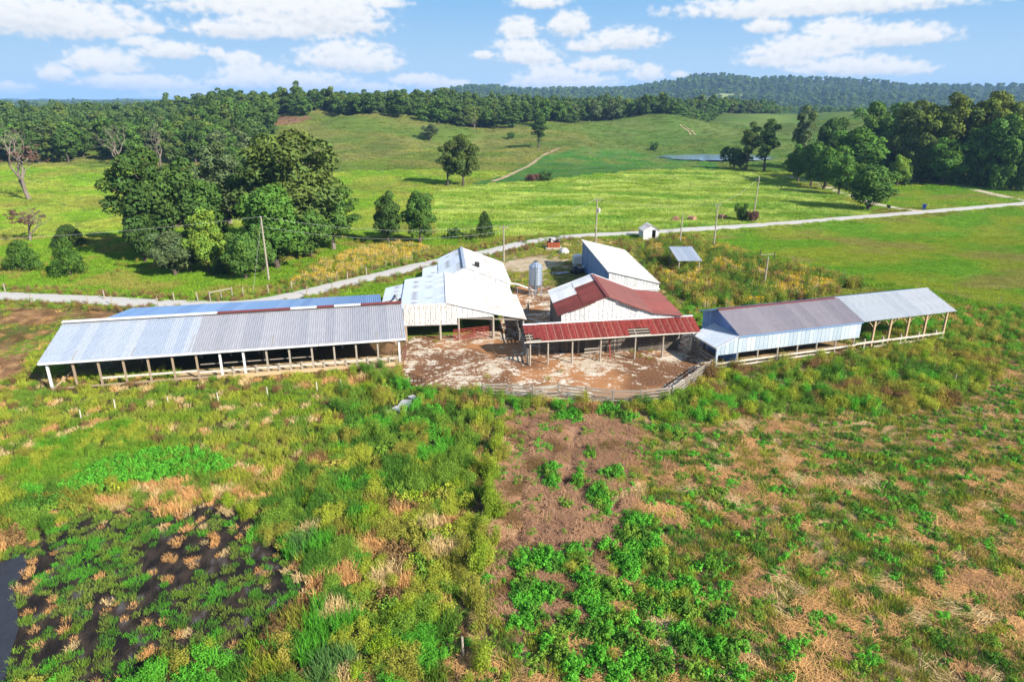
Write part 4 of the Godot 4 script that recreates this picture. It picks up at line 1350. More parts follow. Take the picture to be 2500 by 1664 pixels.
func build_things() -> void:
	# yard fence in front and its slanting pole wing
	board_fence("board_fence", "grey four-board fence along the weedy front edge of the yard", [[1178, 966], [1235.7, 967], [1301, 974], [1362, 969], [1430, 976], [1496, 983], [1564, 984], [1633, 975]], [0.3, 0.62, 0.94, 1.22], 1.42)
	board_fence("pole_fence", "pole-rail fence slanting from the yard corner up to the boarded shed", [[1640, 974], [1668, 955], [1700, 930], [1736, 905]], [0.35, 0.65, 0.95, 1.2], 1.3)
	board_fence("alley_fence", "old plank fence in the shaded alley between white barn and red shelter", [[1288, 890], [1280, 862], [1268, 838], [1262, 812]], [0.4, 0.8, 1.2, 1.55], 1.8)
	board_fence("pen_fence", "plank pen behind the white barn lean-to beside the feed bin", [[1264, 806], [1282, 786], [1290, 768]], [0.4, 0.8, 1.2, 1.5], 1.7)
	# gates
	var y := Vector3(0, 0.06, 0)
	tube_gate("red_gate", "red tube gate across the open bay of the white barn", at(1108, 834) + y, at(1206, 823) + y, 1.35, 7, M["gate red"])
	tube_gate("rusty_gate", "rusty tube gate standing open at the corner of the long shed", at(992, 868) + y, at(984, 898) + y, 1.45, 7, M["rust brown"])
	tube_gate("fallen_gate", "rusty gate panel half lying in the weeds at the yard corner", at(1000, 934) + y, at(1040, 948) + y, 1.0, 8, M["rust brown"])
	tube_gate("pen_gate", "rust red pen gate inside the dark bay of the long shed", at(885, 858) + y, at(960, 868) + y, 1.3, 6, M["rust brown"])
	# utility poles and lines
	var p1 := utility_pole("utility_pole", "pale utility pole with guy wire beside the big oaks", 656, 684, 531, 0.0)
	var p2 := utility_pole("utility_pole", "short utility pole with crossarm at the gable end of the white barn", 1230, 640, 550, 0.0, 0.6)
	var p3 := utility_pole("utility_pole", "tall utility pole with grey transformer behind the blue shed", 1454, 594, 484, 0.0, 0.7, "transformer")
	var p4 := utility_pole("utility_pole", "bare utility pole rising behind the metal canopy", 1659, 602, 526, -0.02)
	var p5 := utility_pole("utility_pole", "utility pole with small crossarm beside the goldenrod thicket", 1742, 609, 496, 0.0, 0.5)
	var p6 := utility_pole("utility_pole", "leaning utility pole by the reddish bush across the road", 1838, 542, 432, -0.03)
	utility_pole("utility_pole", "cut-off brown pole among the goldenrod behind the boarded shed", 1865, 702, 630, -0.02)
	wire(p1 + Vector3(0, 0.15, 0), p2 + Vector3(-0.5, 0, 0), 1.4, "power line from the oak pole to the white barn pole")
	wire(p1 - Vector3(0, 1.3, 0), p2 - Vector3(0, 0.9, 0), 1.6, "lower power line from the oak pole to the white barn pole")
	wire(p2 + Vector3(0.5, 0, 0), p3, 0.8, "power line from the white barn pole to the transformer pole")
	wire(p3, p5, 0.9, "power line from the transformer pole to the thicket pole")
	wire(p5, p6, 0.8, "power line across the road to the leaning pole")
	wire(p1 + Vector3(0, 0.15, 0), Vector3(-95, 9.0, -82), 1.2, "power line leading left from the oak pole")
	wire(p1 - Vector3(0, 0.3, 0), at(617, 716), 0.0, "guy wire of the oak pole")
	# fence posts
	fence_post_line("weathered fence post standing in the verge of the gravel road", "fence posts along the road", [[12, 713], [76, 739], [255.5, 731], [214, 742], [274, 744], [387, 748], [425, 735], [483, 735], [594, 722], [656, 716], [713, 709], [750, 722], [812, 712], [848, 683], [895, 672]], 1.3, 0.09, M["pole wood"])
	fence_post_line("short grey post leaning in the weeds before the long shed", "old posts before the long shed", [[281, 1000], [412, 994], [534, 983], [654, 968], [774, 956], [834, 948], [198, 1026]], 1.0, 0.06, M["white plank"])
	fence_post_line("thin steel post of the wire fence round the right-hand pasture", "wire fence posts of the pasture", [[1934, 645], [1975, 657], [2018, 667], [2062, 676], [2106, 687], [2240, 712], [2330, 722], [2440, 744], [2495, 762]], 1.25, 0.035, M["grey post"])
	fence_post_line("grey post standing in the brush right of the centre weeds", "lone posts in the weeds", [[2330, 940], [1131, 1600, 1.2]], 1.1, 0.07, M["pole wood"])
	# H brace of the pasture fence
	var b0 := at(1855, 636)
	var t := thing("brace_posts", "dark H-brace of two fence posts and a rail at the pasture corner", "fence", b0)
	var b1 := at(1890, 634) - b0
	post(t, Vector3.ZERO, 1.8, 0.2, M["bark"], "post", true)
	post(t, b1, 1.4, 0.18, M["bark"], "post", true)
	pipe(t, Vector3(0, 1.0, 0), b1 + Vector3(0, 0.95, 0), 0.06, M["grey post"], "rail")
	b0 = at(513, 734)
	t = thing("brace_posts", "grey H-brace of the road fence below the big oaks", "fence", b0)
	b1 = at(567, 723) - b0
	post(t, Vector3.ZERO, 1.35, 0.18, M["grey post"], "post", true)
	post(t, b1 * 0.5, 1.3, 0.16, M["grey post"], "post", true)
	post(t, b1, 1.35, 0.18, M["grey post"], "post", true)
	rail(t, Vector3(0, 1.15, 0), b1 + Vector3(0, 1.15, 0), 0.12, 0.1, M["fence boards"][2], "rail")
	# rusty burn box heaped with tyres and scrap
	t = thing("burn_box", "orange rusty metal box on a slab, piled with black and white scrap", "container", at(1351, 606), 0.05)
	var s := Shape.new()
	s.box(Vector3(0, 0.15, 0.1), Vector3(2.9, 0.3, 1.9))
	part("slab", s.mesh(), M["concrete"], t)
	for k in [[0.0, 0.75, 0.0, 1.05, 0.0, 0.06], [0.0, -0.7, 0.0, 0.0, 0.0, 0.06]]:
		rail(t, Vector3(-1.1, 0.75, k[1]), Vector3(1.1, 0.75, k[1]), 0.95, 0.06, M["rust orange"], "box_side")
	for x in [-1.1, 1.1]:
		rail(t, Vector3(x, 0.75, -0.7), Vector3(x, 0.75, 0.75), 0.95, 0.06, M["rust orange"], "box_side")
	for x in [-0.55, 0.0, 0.55]:
		rail(t, Vector3(x - 0.04, 0.75, 0.8), Vector3(x + 0.04, 0.75, 0.8), 0.95, 0.05, M["rust brown"], "rib")
	var heap := [[-0.7, "tyre"], [-0.1, "white paint"], [0.55, "tyre"], [0.9, "dark steel"]]
	for k in heap:
		s = Shape.new()
		for i in 16:
			var a := TAU * i / 16.0
			var b := TAU * (i + 1) / 16.0
			s.tube(Vector3(cos(a), sin(a), 0) * 0.36, Vector3(cos(b), sin(b), 0) * 0.36, 0.12, 0.12, 6, Color.WHITE, false)
		part("scrap_ring", s.mesh(), M[k[1]], t, Transform3D(Basis.from_euler(Vector3(0.5 + k[0], k[0] * 2.0, 0)), Vector3(k[0], 1.45, 0)))
	# boulder and old tank, lumber by the blue shed
	s = Shape.new()
	s.lathe(Vector3.ZERO, [Vector2(0.0, 0.95), Vector2(0.45, 0.85), Vector2(0.8, 0.5), Vector2(0.95, 0.15), Vector2(0.9, -0.1)], 9)
	tag(single("boulder", s.mesh(), M["stone"], at(1377, 617)), "pale grey boulder in the grass near the burn box", "boulder")
	t = thing("milk_tank", "white rounded tank standing against the far end of the blue shed", "tank", at(1411, 645), 0.1)
	s = Shape.new()
	s.box(Vector3(0, 0.75, 0), Vector3(1.7, 1.3, 1.3))
	part("tank_body", s.mesh(), M["white paint"], t)
	s = Shape.new()
	s.lathe(Vector3(0, 1.4, 0), [Vector2(0.8, 0.0), Vector2(0.65, 0.22), Vector2(0.3, 0.32), Vector2(0, 0.34)], 14)
	part("tank_dome", s.mesh(), M["white paint"], t)
	for x in [-0.7, 0.7]:
		post(t, Vector3(x, 0, 0.5), 0.2, 0.12, M["dark steel"], "leg")
	t = thing("metal_sheets", "loose pale metal sheets lying in the shade of the blue shed", "metal sheets", at(1386, 668), 0.4)
	for i in 3:
		part("sheet", sheet_mesh(0.8, 2.4, 0.2), M["galvanised"][i], t, Transform3D(Basis(Vector3.UP, 1.3 + i * 0.2), Vector3(i * 0.2, 0.06 + i * 0.06, 0)))
	t = thing("farm_cart", "dark little cart parked in the shade beside the blue shed", "cart", at(1410, 668), 0.3)
	s = Shape.new()
	s.box(Vector3(0, 0.75, 0), Vector3(1.9, 0.5, 1.1))
	s.box(Vector3(-0.5, 1.15, 0), Vector3(0.7, 0.35, 0.9))
	part("body", s.mesh(), M["dark steel"], t)
	s = Shape.new()
	s.box(Vector3(0.93, 0.95, 0.1), Vector3(0.06, 0.5, 0.4))
	part("panel", s.mesh(), M["white paint"], t)
	for x in [-0.6, 0.6]:
		for z in [-0.6, 0.6]:
			s = Shape.new()
			s.tube(Vector3(x, 0.35, z - 0.08), Vector3(x, 0.35, z + 0.08), 0.35, 0.35, 14)
			part("wheel", s.mesh(), M["tyre"], t)
	# wheelie bin and mailbox by the driveway
	t = thing("wheelie_bin", "blue wheelie bin standing on the lawn by the road junction", "bin", at(2256, 511), 0.3)
	s = Shape.new()
	s.lathe(Vector3.ZERO, [Vector2(0.0, 0.08), Vector2(0.42, 0.08), Vector2(0.56, 1.15), Vector2(0.0, 1.15)], 4)
	part("bin_body", s.mesh(), M["blue plastic"], t)
	s = Shape.new()
	s.box(Vector3(0, 1.2, 0), Vector3(0.9, 0.1, 0.95), Basis(Vector3.UP, 0.785))
	part("lid", s.mesh(), M["blue plastic"], t)
	for x in [-0.3, 0.3]:
		s = Shape.new()
		s.tube(Vector3(x - 0.04, 0.14, -0.4), Vector3(x + 0.04, 0.14, -0.4), 0.14, 0.14, 10)
		part("wheel", s.mesh(), M["tyre"], t)
	t = thing("mailbox", "black mailbox on a short post where the tree-lined drive meets the road", "mailbox", at(2168, 516), 0.5)
	post(t, Vector3.ZERO, 1.05, 0.12, M["grey post"], "post")
	s = Shape.new()
	s.box(Vector3(0, 1.17, 0), Vector3(0.34, 0.26, 0.85))
	s.tube(Vector3(0, 1.28, -0.425), Vector3(0, 1.28, 0.425), 0.17, 0.17, 10)
	part("box", s.mesh(), M["black"], t)
	s = Shape.new()
	s.box(Vector3(0, 0.0, 0), Vector3(0.62, 0.62, 0.3))
	part("paper_box", s.mesh(), M["black"], t, Transform3D(Basis.IDENTITY, Vector3(0.2, 1.15, 0)))
	for k in [[1933, 434], [1937, 434]]:
		s = Shape.new()
		s.tube(Vector3.ZERO, Vector3(0, 1.3, 0), 0.14, 0.12, 8)
		tag(single("gate_post", s.mesh(), M["pole wood"], at(k[0], k[1])), "pale gate post at the far end of the tree-lined drive", "post", "drive gate posts")
	# old round bales in the rank grass across the road
	for k in [[1764, 534], [1690, 538], [1650, 539]]:
		s = Shape.new()
		s.tube(Vector3(-0.7, 0.7, 0), Vector3(0.7, 0.7, 0), 0.78, 0.78, 16)
		for i in 5:
			s.tube(Vector3(-0.62 + i * 0.3, 0.7, 0), Vector3(-0.58 + i * 0.3, 0.7, 0), 0.80, 0.80, 16, Color.WHITE, true)
		var o := single("round_bale", s.mesh(), M["hay"], at(k[0], k[1]) - Vector3(0, 0.45, 0))
		o.rotation.y = rng.randf() * 3.0
		tag(o, "old pinkish round hay bale sunk in rank grass across the road", "hay bale", "old round bales")
	# broken slabs of pale concrete spilling from the yard corner into the weeds
	for k in [[988, 986, 1.5, 0.9], [972, 1000, 1.1, 0.7], [1008, 972, 0.9, 0.6], [950, 1009, 0.7, 0.5]]:
		s = Shape.new()
		s.box(Vector3(0, 0.08, 0), Vector3(k[2], 0.16, k[3]), Basis.from_euler(Vector3(rng.randf_range(-0.12, 0.12), rng.randf() * 3.0, rng.randf_range(-0.12, 0.12))))
		s.box(Vector3(k[2] * 0.35, 0.06, k[3] * 0.4), Vector3(k[2] * 0.6, 0.13, k[3] * 0.6), Basis.from_euler(Vector3(0.08, rng.randf() * 3.0, -0.1)))
		tag(single("concrete_slab", s.mesh(), M["stone"], at(k[0], k[1])), "broken pale concrete slab lying in the weeds below the yard corner", "slab", "broken slabs below the yard")


# ---------------------------------------------------------------- trees
func ball(r: RandomNumberGenerator) -> Vector3:
	var z := r.randf_range(-1.0, 1.0)
	var a := r.randf_range(0.0, TAU)
	var s := sqrt(1.0 - z * z)
	return Vector3(s * cos(a), z, s * sin(a))


# leaves scattered through lobes; each lobe is [centre, radii]
func foliage(seed_: int, lobes: Array, leaves: int, size: float, fill := 0.55, droop := 0.0) -> ArrayMesh:
	var r := RandomNumberGenerator.new()
	r.seed = seed_
	var s := Shape.new()
	var weight := 0.0
	for k in lobes:
		weight += k[1].x * k[1].y
	for k in lobes:
		var tone := r.randf_range(0.82, 1.15)
		var warm := r.randf_range(-0.06, 0.10)
		var count := int(leaves * k[1].x * k[1].y / weight)
		for i in count:
			var d := ball(r)
			if d.y < -0.35 and r.randf() < 0.5:
				d.y = -d.y
			var p: Vector3 = k[0] + d * k[1] * (fill + (1.06 - fill) * sqrt(r.randf()))
			var n := (d * 0.75 + ball(r) * 0.8 + Vector3(0, 0.25, 0)).normalized()
			var t := n.cross(ball(r)).normalized()
			var b := n.cross(t) * size * r.randf_range(0.35, 0.6)
			t *= size * r.randf_range(0.6, 1.1)
			t.y -= droop * size
			var g := 0.72 * tone * r.randf_range(0.72, 1.25)
			var col := Color(g * (1.0 + warm + r.randf_range(-0.08, 0.12)), g, g * (1.0 - warm))
			s.quad(p - t, p + b, p + t, p - b, col)
			for q in 6:
				s.n.push_back((n * 0.55 + d * 0.45).normalized())
	return s.mesh()


func wood_work(seed_: int, height: float, girth: float, lobes: Array, crown_from: float, lean := Vector3.ZERO) -> ArrayMesh:
	var r := RandomNumberGenerator.new()
	r.seed = seed_ + 999
	var s := Shape.new()
	var spine := [Vector3(0, -0.4, 0)]
	for i in range(1, 7):
		var k := i / 6.0
		spine.append(Vector3(r.randfn() * 0.02 * height * k, height * 0.82 * k, r.randfn() * 0.02 * height * k) + lean * k * k)
	for i in 6:
		var w := girth * (1.0 - i / 6.5) * (1.35 if i == 0 else 1.0)
		s.tube(spine[i], spine[i + 1], w, girth * (1.0 - (i + 1) / 6.5), 7, Color.WHITE, false)
	for k in lobes:
		var c: Vector3 = k[0]
		var f := clampf((c.y / height - 0.15) * 0.85, crown_from * 0.8, 0.8)
		var j := clampi(int(f / 0.82 * 6.0), 0, 5)
		var root: Vector3 = spine[j].lerp(spine[j + 1], 0.5)
		var mid := root.lerp(c, 0.55) - Vector3(0, 0.03 * height, 0)
		s.tube(root, mid, girth * 0.36, girth * 0.22, 5, Color.WHITE, false)
		s.tube(mid, c, girth * 0.22, girth * 0.07, 5, Color.WHITE, false)
	return s.mesh()


func lobes_in(seed_: int, count: int, centre: Vector3, radii: Vector3, size: Vector2, squash := 0.8) -> Array:
	var r := RandomNumberGenerator.new()
	r.seed = seed_
	var out := []
	for i in count:
		var d := ball(r)
		var q := pow(r.randf(), 0.42)
		var w := r.randf_range(size.x, size.y) * (1.15 - 0.38 * q)
		out.append([centre + d * radii * q, Vector3(w, w * squash, w)])
	return out


var proto := {}              # tree kinds: [crown mesh, trunk mesh, height, width]


func make_protos() -> void:
	for k in 3:                                           # spreading oaks, gappy crowns
		var l := lobes_in(100 + k, 38, Vector3(0, 9.0, 0), Vector3(5.3, 5.9, 5.3), Vector2(1.3, 2.2), 0.78)
		l.append([Vector3(0, 8.5, 0), Vector3(3.0, 3.2, 3.0)])
		proto["oak%d" % k] = [foliage(200 + k, l, 9500, 0.36, 0.5), wood_work(300 + k, 15.5, 0.42, l, 0.2), 15.8, 12.5]
	for k in 3:                                           # dense round-headed maples, crown to the ground
		var l := lobes_in(110 + k, 36, Vector3(0, 7.2, 0), Vector3(3.9, 5.4, 3.9), Vector2(1.2, 1.9), 0.85)
		l.append([Vector3(0, 7.0, 0), Vector3(3.2, 5.0, 3.2)])
		proto["maple%d" % k] = [foliage(210 + k, l, 9500, 0.36, 0.6), wood_work(310 + k, 13.0, 0.34, l, 0.12), 13.6, 10.2]
	for k in 2:                                           # tall slender
		var l := lobes_in(120 + k, 22, Vector3(0, 10.0, 0), Vector3(2.2, 6.5, 2.2), Vector2(0.9, 1.5), 0.9)
		proto["slim%d" % k] = [foliage(220 + k, l, 4200, 0.30, 0.5), wood_work(320 + k, 16.5, 0.26, l, 0.25), 17.0, 6.6]
	for k in 2:                                           # red cedar: broad cone of fine sprays
		var l := []
		var r := RandomNumberGenerator.new()
		r.seed = 130 + k
		for i in 46:
			var f := pow(r.randf(), 0.75)
			var w := 2.35 * pow(1.0 - f, 0.62) + 0.12
			var a := r.randf_range(0.0, TAU)
			l.append([Vector3(cos(a) * w * 0.72, 0.7 + f * 4.4, sin(a) * w * 0.72), Vector3(0.75, 0.8, 0.75) * (1.05 - 0.45 * f)])
		l.append([Vector3(0, 2.0, 0), Vector3(1.7, 1.9, 1.7)])
		proto["cedar%d" % k] = [foliage(230 + k, l, 7000, 0.13, 0.55, -0.6), wood_work(330 + k, 5.5, 0.14, [], 0.1), 5.5, 5.0]
	for k in 2:                                           # bush
		var l := lobes_in(140 + k, 16, Vector3(0, 1.2, 0), Vector3(1.5, 1.0, 1.5), Vector2(0.5, 0.85), 0.85)
		proto["bush%d" % k] = [foliage(240 + k, l, 2200, 0.16, 0.45), wood_work(340 + k, 1.9, 0.07, l, 0.05), 2.7, 4.2]
	for k in 4:                                           # woodland trees seen from far: fewer, larger leaf clumps
		var l := lobes_in(150 + k, 24, Vector3(0, 8.0, 0), Vector3(3.6, 6.6, 3.6), Vector2(1.3, 2.2), 0.8)
		proto["wood%d" % k] = [foliage(250 + k, l, 1500, 0.72, 0.6), wood_work(350 + k, 14.5, 0.3, l.slice(0, 8), 0.25), 16.2, 10.2]
	for k in 2:                                           # hillside tree, very far
		var l := lobes_in(160 + k, 9, Vector3(0, 8.0, 0), Vector3(4.2, 4.2, 4.2), Vector2(2.2, 3.2), 0.8)
		proto["hill%d" % k] = [foliage(260 + k, l, 200, 1.9, 0.75), null, 14.0, 12.0]
	for k in 2:                                           # bare or half-dead tree: forked limbs, few leaves
		proto["dead%d" % k] = [foliage(270 + k, lobes_in(170 + k, 14 if k == 0 else 40, Vector3(0, 7.5, 0), Vector3(4.8, 2.8, 4.8), Vector2(0.6, 1.1), 0.6), 420 if k == 0 else 2400, 0.22, 0.1), bare_limbs(370 + k, 11.0), 11.5, 11.0]


func bare_limbs(seed_: int, height: float) -> ArrayMesh:
	var r := RandomNumberGenerator.new()
	r.seed = seed_
	var s := Shape.new()
	var work := [[Vector3(0, -0.3, 0), Vector3(0.12, 1, 0.05).normalized(), height * 0.36, 0.42, 0]]
	while work.size() > 0:
		var w: Array = work.pop_back()
		var tip: Vector3 = w[0] + w[1] * w[2]
		var bend: Vector3 = w[0].lerp(tip, 0.5) + ball(r) * w[2] * 0.07
		s.tube(w[0], bend, w[3], w[3] * 0.8, 6, Color.WHITE, false)
		s.tube(bend, tip, w[3] * 0.8, w[3] * 0.6, 6, Color.WHITE, false)
		if w[4] < 7:
			for i in 2 if w[4] > 0 else 4:
				var d: Vector3 = (w[1] + ball(r) * 0.85 + Vector3(0, 0.18, 0)).normalized()
				work.append([tip if i < 2 else bend, d, w[2] * r.randf_range(0.6, 0.85), w[3] * 0.58, w[4] + 1])
	return s.mesh()


func place_tree(called: String, kind: String, leaf: Material, bark: Material, foot: Vector3, height: float, width: float, label: String, category := "tree", group := "", yaw := -1.0) -> Node3D:
	var p: Array = proto[kind]
	var t := thing(called, label, category, foot - Vector3(0, 0.1, 0), rng.randf() * TAU if yaw < 0.0 else yaw, group)
	t.scale = Vector3(width / p[3], height / p[2], width / p[3])
	if p[1]:
		part("trunk", p[1], bark, t)
	part("crown", p[0], leaf, t)
	return t


# a tree by its foot and top in the photograph
func tree(called: String, kind: String, leaf: Material, u: float, v: float, vt: float, wide: float, label: String, category := "tree", bark := "bark") -> void:
	var foot := at(u, v)
	place_tree(called, kind, leaf, M[bark], foot, rise(foot, vt), metres(foot, wide), label, category)


func build_trees() -> void:
	make_protos()
	var dark := leaf_material("dark leaf", Color(0.056, 0.108, 0.024))
	var mid := leaf_material("mid leaf", Color(0.079, 0.159, 0.030))
	var fresh := leaf_material("fresh leaf", Color(0.080, 0.172, 0.026))
	var lime := leaf_material("lime leaf", Color(0.156, 0.256, 0.035))
	var olive := leaf_material("olive leaf", Color(0.090, 0.135, 0.031))
	var gold := leaf_material("gold leaf", Color(0.114, 0.154, 0.026))
	var grey := leaf_material("grey leaf", Color(0.095, 0.138, 0.053))
	var rusty := leaf_material("rusty leaf", Color(0.144, 0.077, 0.060))
	var cedar := leaf_material("cedar leaf", Color(0.075, 0.156, 0.025))
	# grove left of the road
	tree("oak_tree", "oak0", dark, 400, 627, 335, 225, "tall ragged dark oak at the meadow side of the grove")
	tree("oak_tree", "oak1", olive, 736, 614, 320, 290, "huge olive green oak with the broadest crown of the grove")
	tree("oak_tree", "oak2", grey, 561, 545, 340, 160, "grey-leaved tree with a pale trunk in the middle of the grove", "tree", "pale bark")
	tree("maple_tree", "maple0", fresh, 678, 655, 428, 185, "dense fresh green maple beside the pale utility pole")
	tree("sapling", "maple1", lime, 511, 668, 500, 112, "lime green young tree at the front of the grove")
	tree("shrub_tree", "maple2", grey, 428, 672, 550, 125, "grey-green bushy tree next to the lime green one")
	tree("shrub_tree", "maple0", mid, 600, 682, 552, 110, "low bushy green tree just left of the utility pole")
	tree("cedar_tree", "cedar0", dark, 534, 674, 622, 42, "small dark cedar under the lime green tree")
	tree("oak_tree", "oak0", mid, 815, 610, 440, 150, "lower oak at the goldenrod end of the grove", "tree", "pale bark")
	tree("oak_tree", "oak2", dark, 470, 600, 385, 150, "shaded oak behind the lime green young tree")
	tree("oak_tree", "oak1", dark, 650, 590, 385, 170, "dark oak behind the dense maple")
	tree("shrub_tree", "maple1", dark, 465, 664, 560, 90, "dark bushy tree between the grey-green and the lime green ones")
	tree("shrub_tree", "maple2", mid, 760, 628, 500, 120, "bushy green tree under the huge olive oak")
	tree("shrub_tree", "maple0", dark, 355, 640, 480, 105, "dark bushy tree under the ragged oak")
	tree("shrub_tree", "maple1", mid, 645, 670, 540, 90, "small round tree tucked behind the utility pole")
	tree("maple_tree", "maple2", mid, 520, 612, 425, 135, "mid-green maple filling the gap before the pale-trunked tree")
	tree("maple_tree", "maple1", mid, 705, 606, 370, 165, "tall full maple between the dense maple and the huge oak")
	# far left
	tree("dead_tree", "dead0", rusty, 72, 487, 325, 150, "half dead tree with bare pale limbs in the left meadow", "tree", "pale bark")
	tree("dead_tree", "dead1", rusty, 72, 588, 497, 95, "small dying tree with reddish leaves behind the round cedars", "tree", "pale bark")
	tree("dead_tree", "dead0", grey, 390, 420, 322, 75, "leafless silvery tree at the edge of the left woods", "tree", "pale bark")
	tree("dead_tree", "dead0", grey, 290, 405, 312, 80, "bare grey snag standing before the left woods", "tree", "pale bark")
	tree("dead_tree", "dead0", grey, 1158, 322, 285, 22, "thin dead white tree at the valley wood edge", "tree", "pale bark")
	tree("cedar_tree", "cedar0", cedar, 59, 661, 584, 100, "squat round cedar nearest the left meadow fence")
	tree("cedar_tree", "cedar1", cedar, 172, 675, 581, 93, "round cedar with a slightly pointed top beside the squat one")
	tree("cedar_tree", "cedar0", dark, 172, 604, 546, 88, "darker cedar behind the two round ones")
	# beyond the goldenrod
	tree("maple_tree", "maple1", dark, 948, 597, 459, 80, "dark loose tree of the pair behind the white barn")
	tree("maple_tree", "maple2", mid, 1026, 594, 454, 97, "dense round-topped tree of the pair behind the white barn")
	tree("shrub", "bush0", dark, 1107, 584, 547, 42, "small dark shrub between the tree pair and the cedar", "shrub")
	tree("cedar_tree", "cedar1", dark, 1183, 582, 514, 52, "pointed cedar in the rank grass behind the white barn")
	tree("shrub", "bush1", olive, 1150, 585, 558, 60, "low olive brush at the foot of the pointed cedar", "shrub")
	# field trees
	tree("oak_tree", "slim0", olive, 1093, 453, 337, 62, "slender field tree joined to the round one")
	tree("oak_tree", "oak1", olive, 1131, 454, 328, 92, "round-headed lone oak in the middle of the hill pasture")
	tree("oak_tree", "oak0", grey, 1050, 345, 297, 48, "smaller lone tree higher up the hill pasture")
	tree("maple_tree", "slim1", dark, 1315, 360, 279, 55, "dark upright lone tree in the valley pasture")
	tree("bush", "bush0", rusty, 1300, 443, 418, 46, "reddish half of the big bush at the meadow edge", "bush")
	tree("bush", "bush1", dark, 1334, 442, 414, 52, "green half of the big bush at the meadow edge", "bush")
	tree("bush", "bush0", mid, 1248, 339, 317, 26, "small round bush in the valley pasture", "bush")
	tree("bush", "bush1", mid, 1596, 367, 341, 32, "brushy bush at the left end of the pond", "bush")
	# right: pond trees, drive maples, big woods
	tree("pine_tree", "slim1", olive, 1822, 417, 285, 62, "ragged dark pine left of the tree-lined drive")
	tree("pine_tree", "slim0", dark, 1866, 420, 276, 72, "taller ragged pine nearer the tree-lined drive")
	tree("bush", "bush0", dark, 1793, 413, 343, 82, "big dark bush at the right end of the pond", "bush")
	tree("poplar_tree", "slim0", grey, 1953, 428, 240, 66, "tall pale poplar above the drive maples", "tree", "pale bark")
	tree("maple_tree", "maple0", dark, 2020, 420, 272, 100, "dark tree behind the poplar")
	tree("maple_tree", "maple1", fresh, 1948, 445, 346, 78, "first drive maple from the pines")
	tree("maple_tree", "maple2", mid, 1980, 454, 334, 80, "second drive maple from the pines")
	tree("maple_tree", "maple0", fresh, 2011, 463, 345, 78, "third drive maple from the pines")
	tree("maple_tree", "maple1", fresh, 2047, 476, 374, 80, "fourth drive maple from the pines")
	tree("maple_tree", "maple2", fresh, 2082, 445, 298, 150, "largest drive maple, rising behind the row")
	tree("maple_tree", "maple0", mid, 2120, 512, 388, 138, "broad maple where the drive meets the road")
	tree("sapling", "maple1", lime, 2190, 455, 373, 58, "yellow-green sapling behind the broad maple")
	var woods := [["oak0", mid, 2124, 420, 229, 115], ["oak1", olive, 2209, 438, 246, 115], ["oak2", gold, 2280, 440, 218, 140], ["oak0", olive, 2345, 440, 222, 120], ["oak1", gold, 2400, 444, 224, 125], ["maple1", mid, 2379, 452, 300, 110], ["maple2", mid, 2425, 458, 262, 110], ["oak2", mid, 2467, 461, 280, 105], ["maple0", lime, 2502, 460, 270, 100], ["oak0", gold, 2520, 450, 240, 120], ["maple1", fresh, 2300, 452, 330, 95], ["maple2", olive, 2250, 446, 320, 90], ["maple0", mid, 2160, 432, 300, 90], ["oak1", olive, 2560, 455, 250, 140], ["maple1", dark, 2455, 440, 260, 110]]
	for k in woods:
		var foot := at(k[2], k[3])
		place_tree("wood_tree", k[0], k[1], M["bark"], foot, rise(foot, k[4]), metres(foot, k[5]) * 1.15, "tall tree of the big grove beyond the right-hand lawn", "tree", "big grove on the right")
	for k in [[2240, 446, 380, 70, 0], [2200, 452, 392, 60, 1], [2330, 450, 385, 80, 0], [2390, 456, 375, 75, 1], [2440, 464, 380, 70, 0], [2485, 466, 385, 70, 1], [2290, 446, 378, 70, 1], [2150, 436, 380, 60, 0]]:
		var foot := at(k[0], k[1])
		place_tree("understorey_shrub", "bush%d" % k[4], dark if k[4] else mid, M["bark"], foot, rise(foot, k[2]), metres(foot, k[3]), "leafy understorey shrub at the foot of the big grove", "shrub", "understorey of the big grove")
	tree("bush", "bush1", dark, 1812, 538, 490, 50, "dark bush at the foot of the leaning pole", "bush")
	tree("bush", "bush0", rusty, 1838, 542, 505, 40, "rusty dying bush at the foot of the leaning pole", "bush")
	# front rows of the woods, each tree its own
	wood_edge = []
	var tints := [dark, mid, olive, grey, dark, mid]
	var edge := [[-140, 402], [166, 399], [242, 396], [424, 401], [500, 418], [560, 416], [610, 396], [640, 362], [650, 338]]
	for e in edge:
		wood_edge.append([e[0], -at(e[0], e[1]).z + (36.0 if e[0] < 600 else 20.0)])
	for row in 4:
		for i in edge.size() - 1:
			var a := at(edge[i][0], edge[i][1])
			var b := at(edge[i + 1][0], edge[i + 1][1])
			var n := maxi(1, int(a.distance_to(b) / 8.5))
			for j in n:
				var q := a.lerp(b, (j + rng.randf()) / n)
				var out := Vector3(q.x, 0, q.z).normalized()
				q += out * (row * 10.0 + rng.randf_range(-2.0, 4.0)) + (Vector3(-row * 7.0, 0, 0) if i > 4 else Vector3.ZERO)
				q.y = hgt(q.x, q.z)
				place_tree("wood_tree", "wood%d" % (rng.randi() % 4), tints[rng.randi() % 6], M["bark"], q, rng.randf_range(10.5, 16.5), rng.randf_range(8.0, 13.0), "broadleaf tree of the dense woods beyond the left meadow", "tree", "woods beyond the left meadow")
	edge = [[650, 296], [720, 290], [800, 284], [900, 284], [1000, 298], [1100, 308], [1200, 317], [1292, 317], [1353, 310], [1423, 304], [1503, 294], [1630, 286], [1760, 281], [1870, 277], [1960, 277]]
	for e in edge:
		wood_edge.append([e[0], -at(e[0], e[1]).z + 24.0])
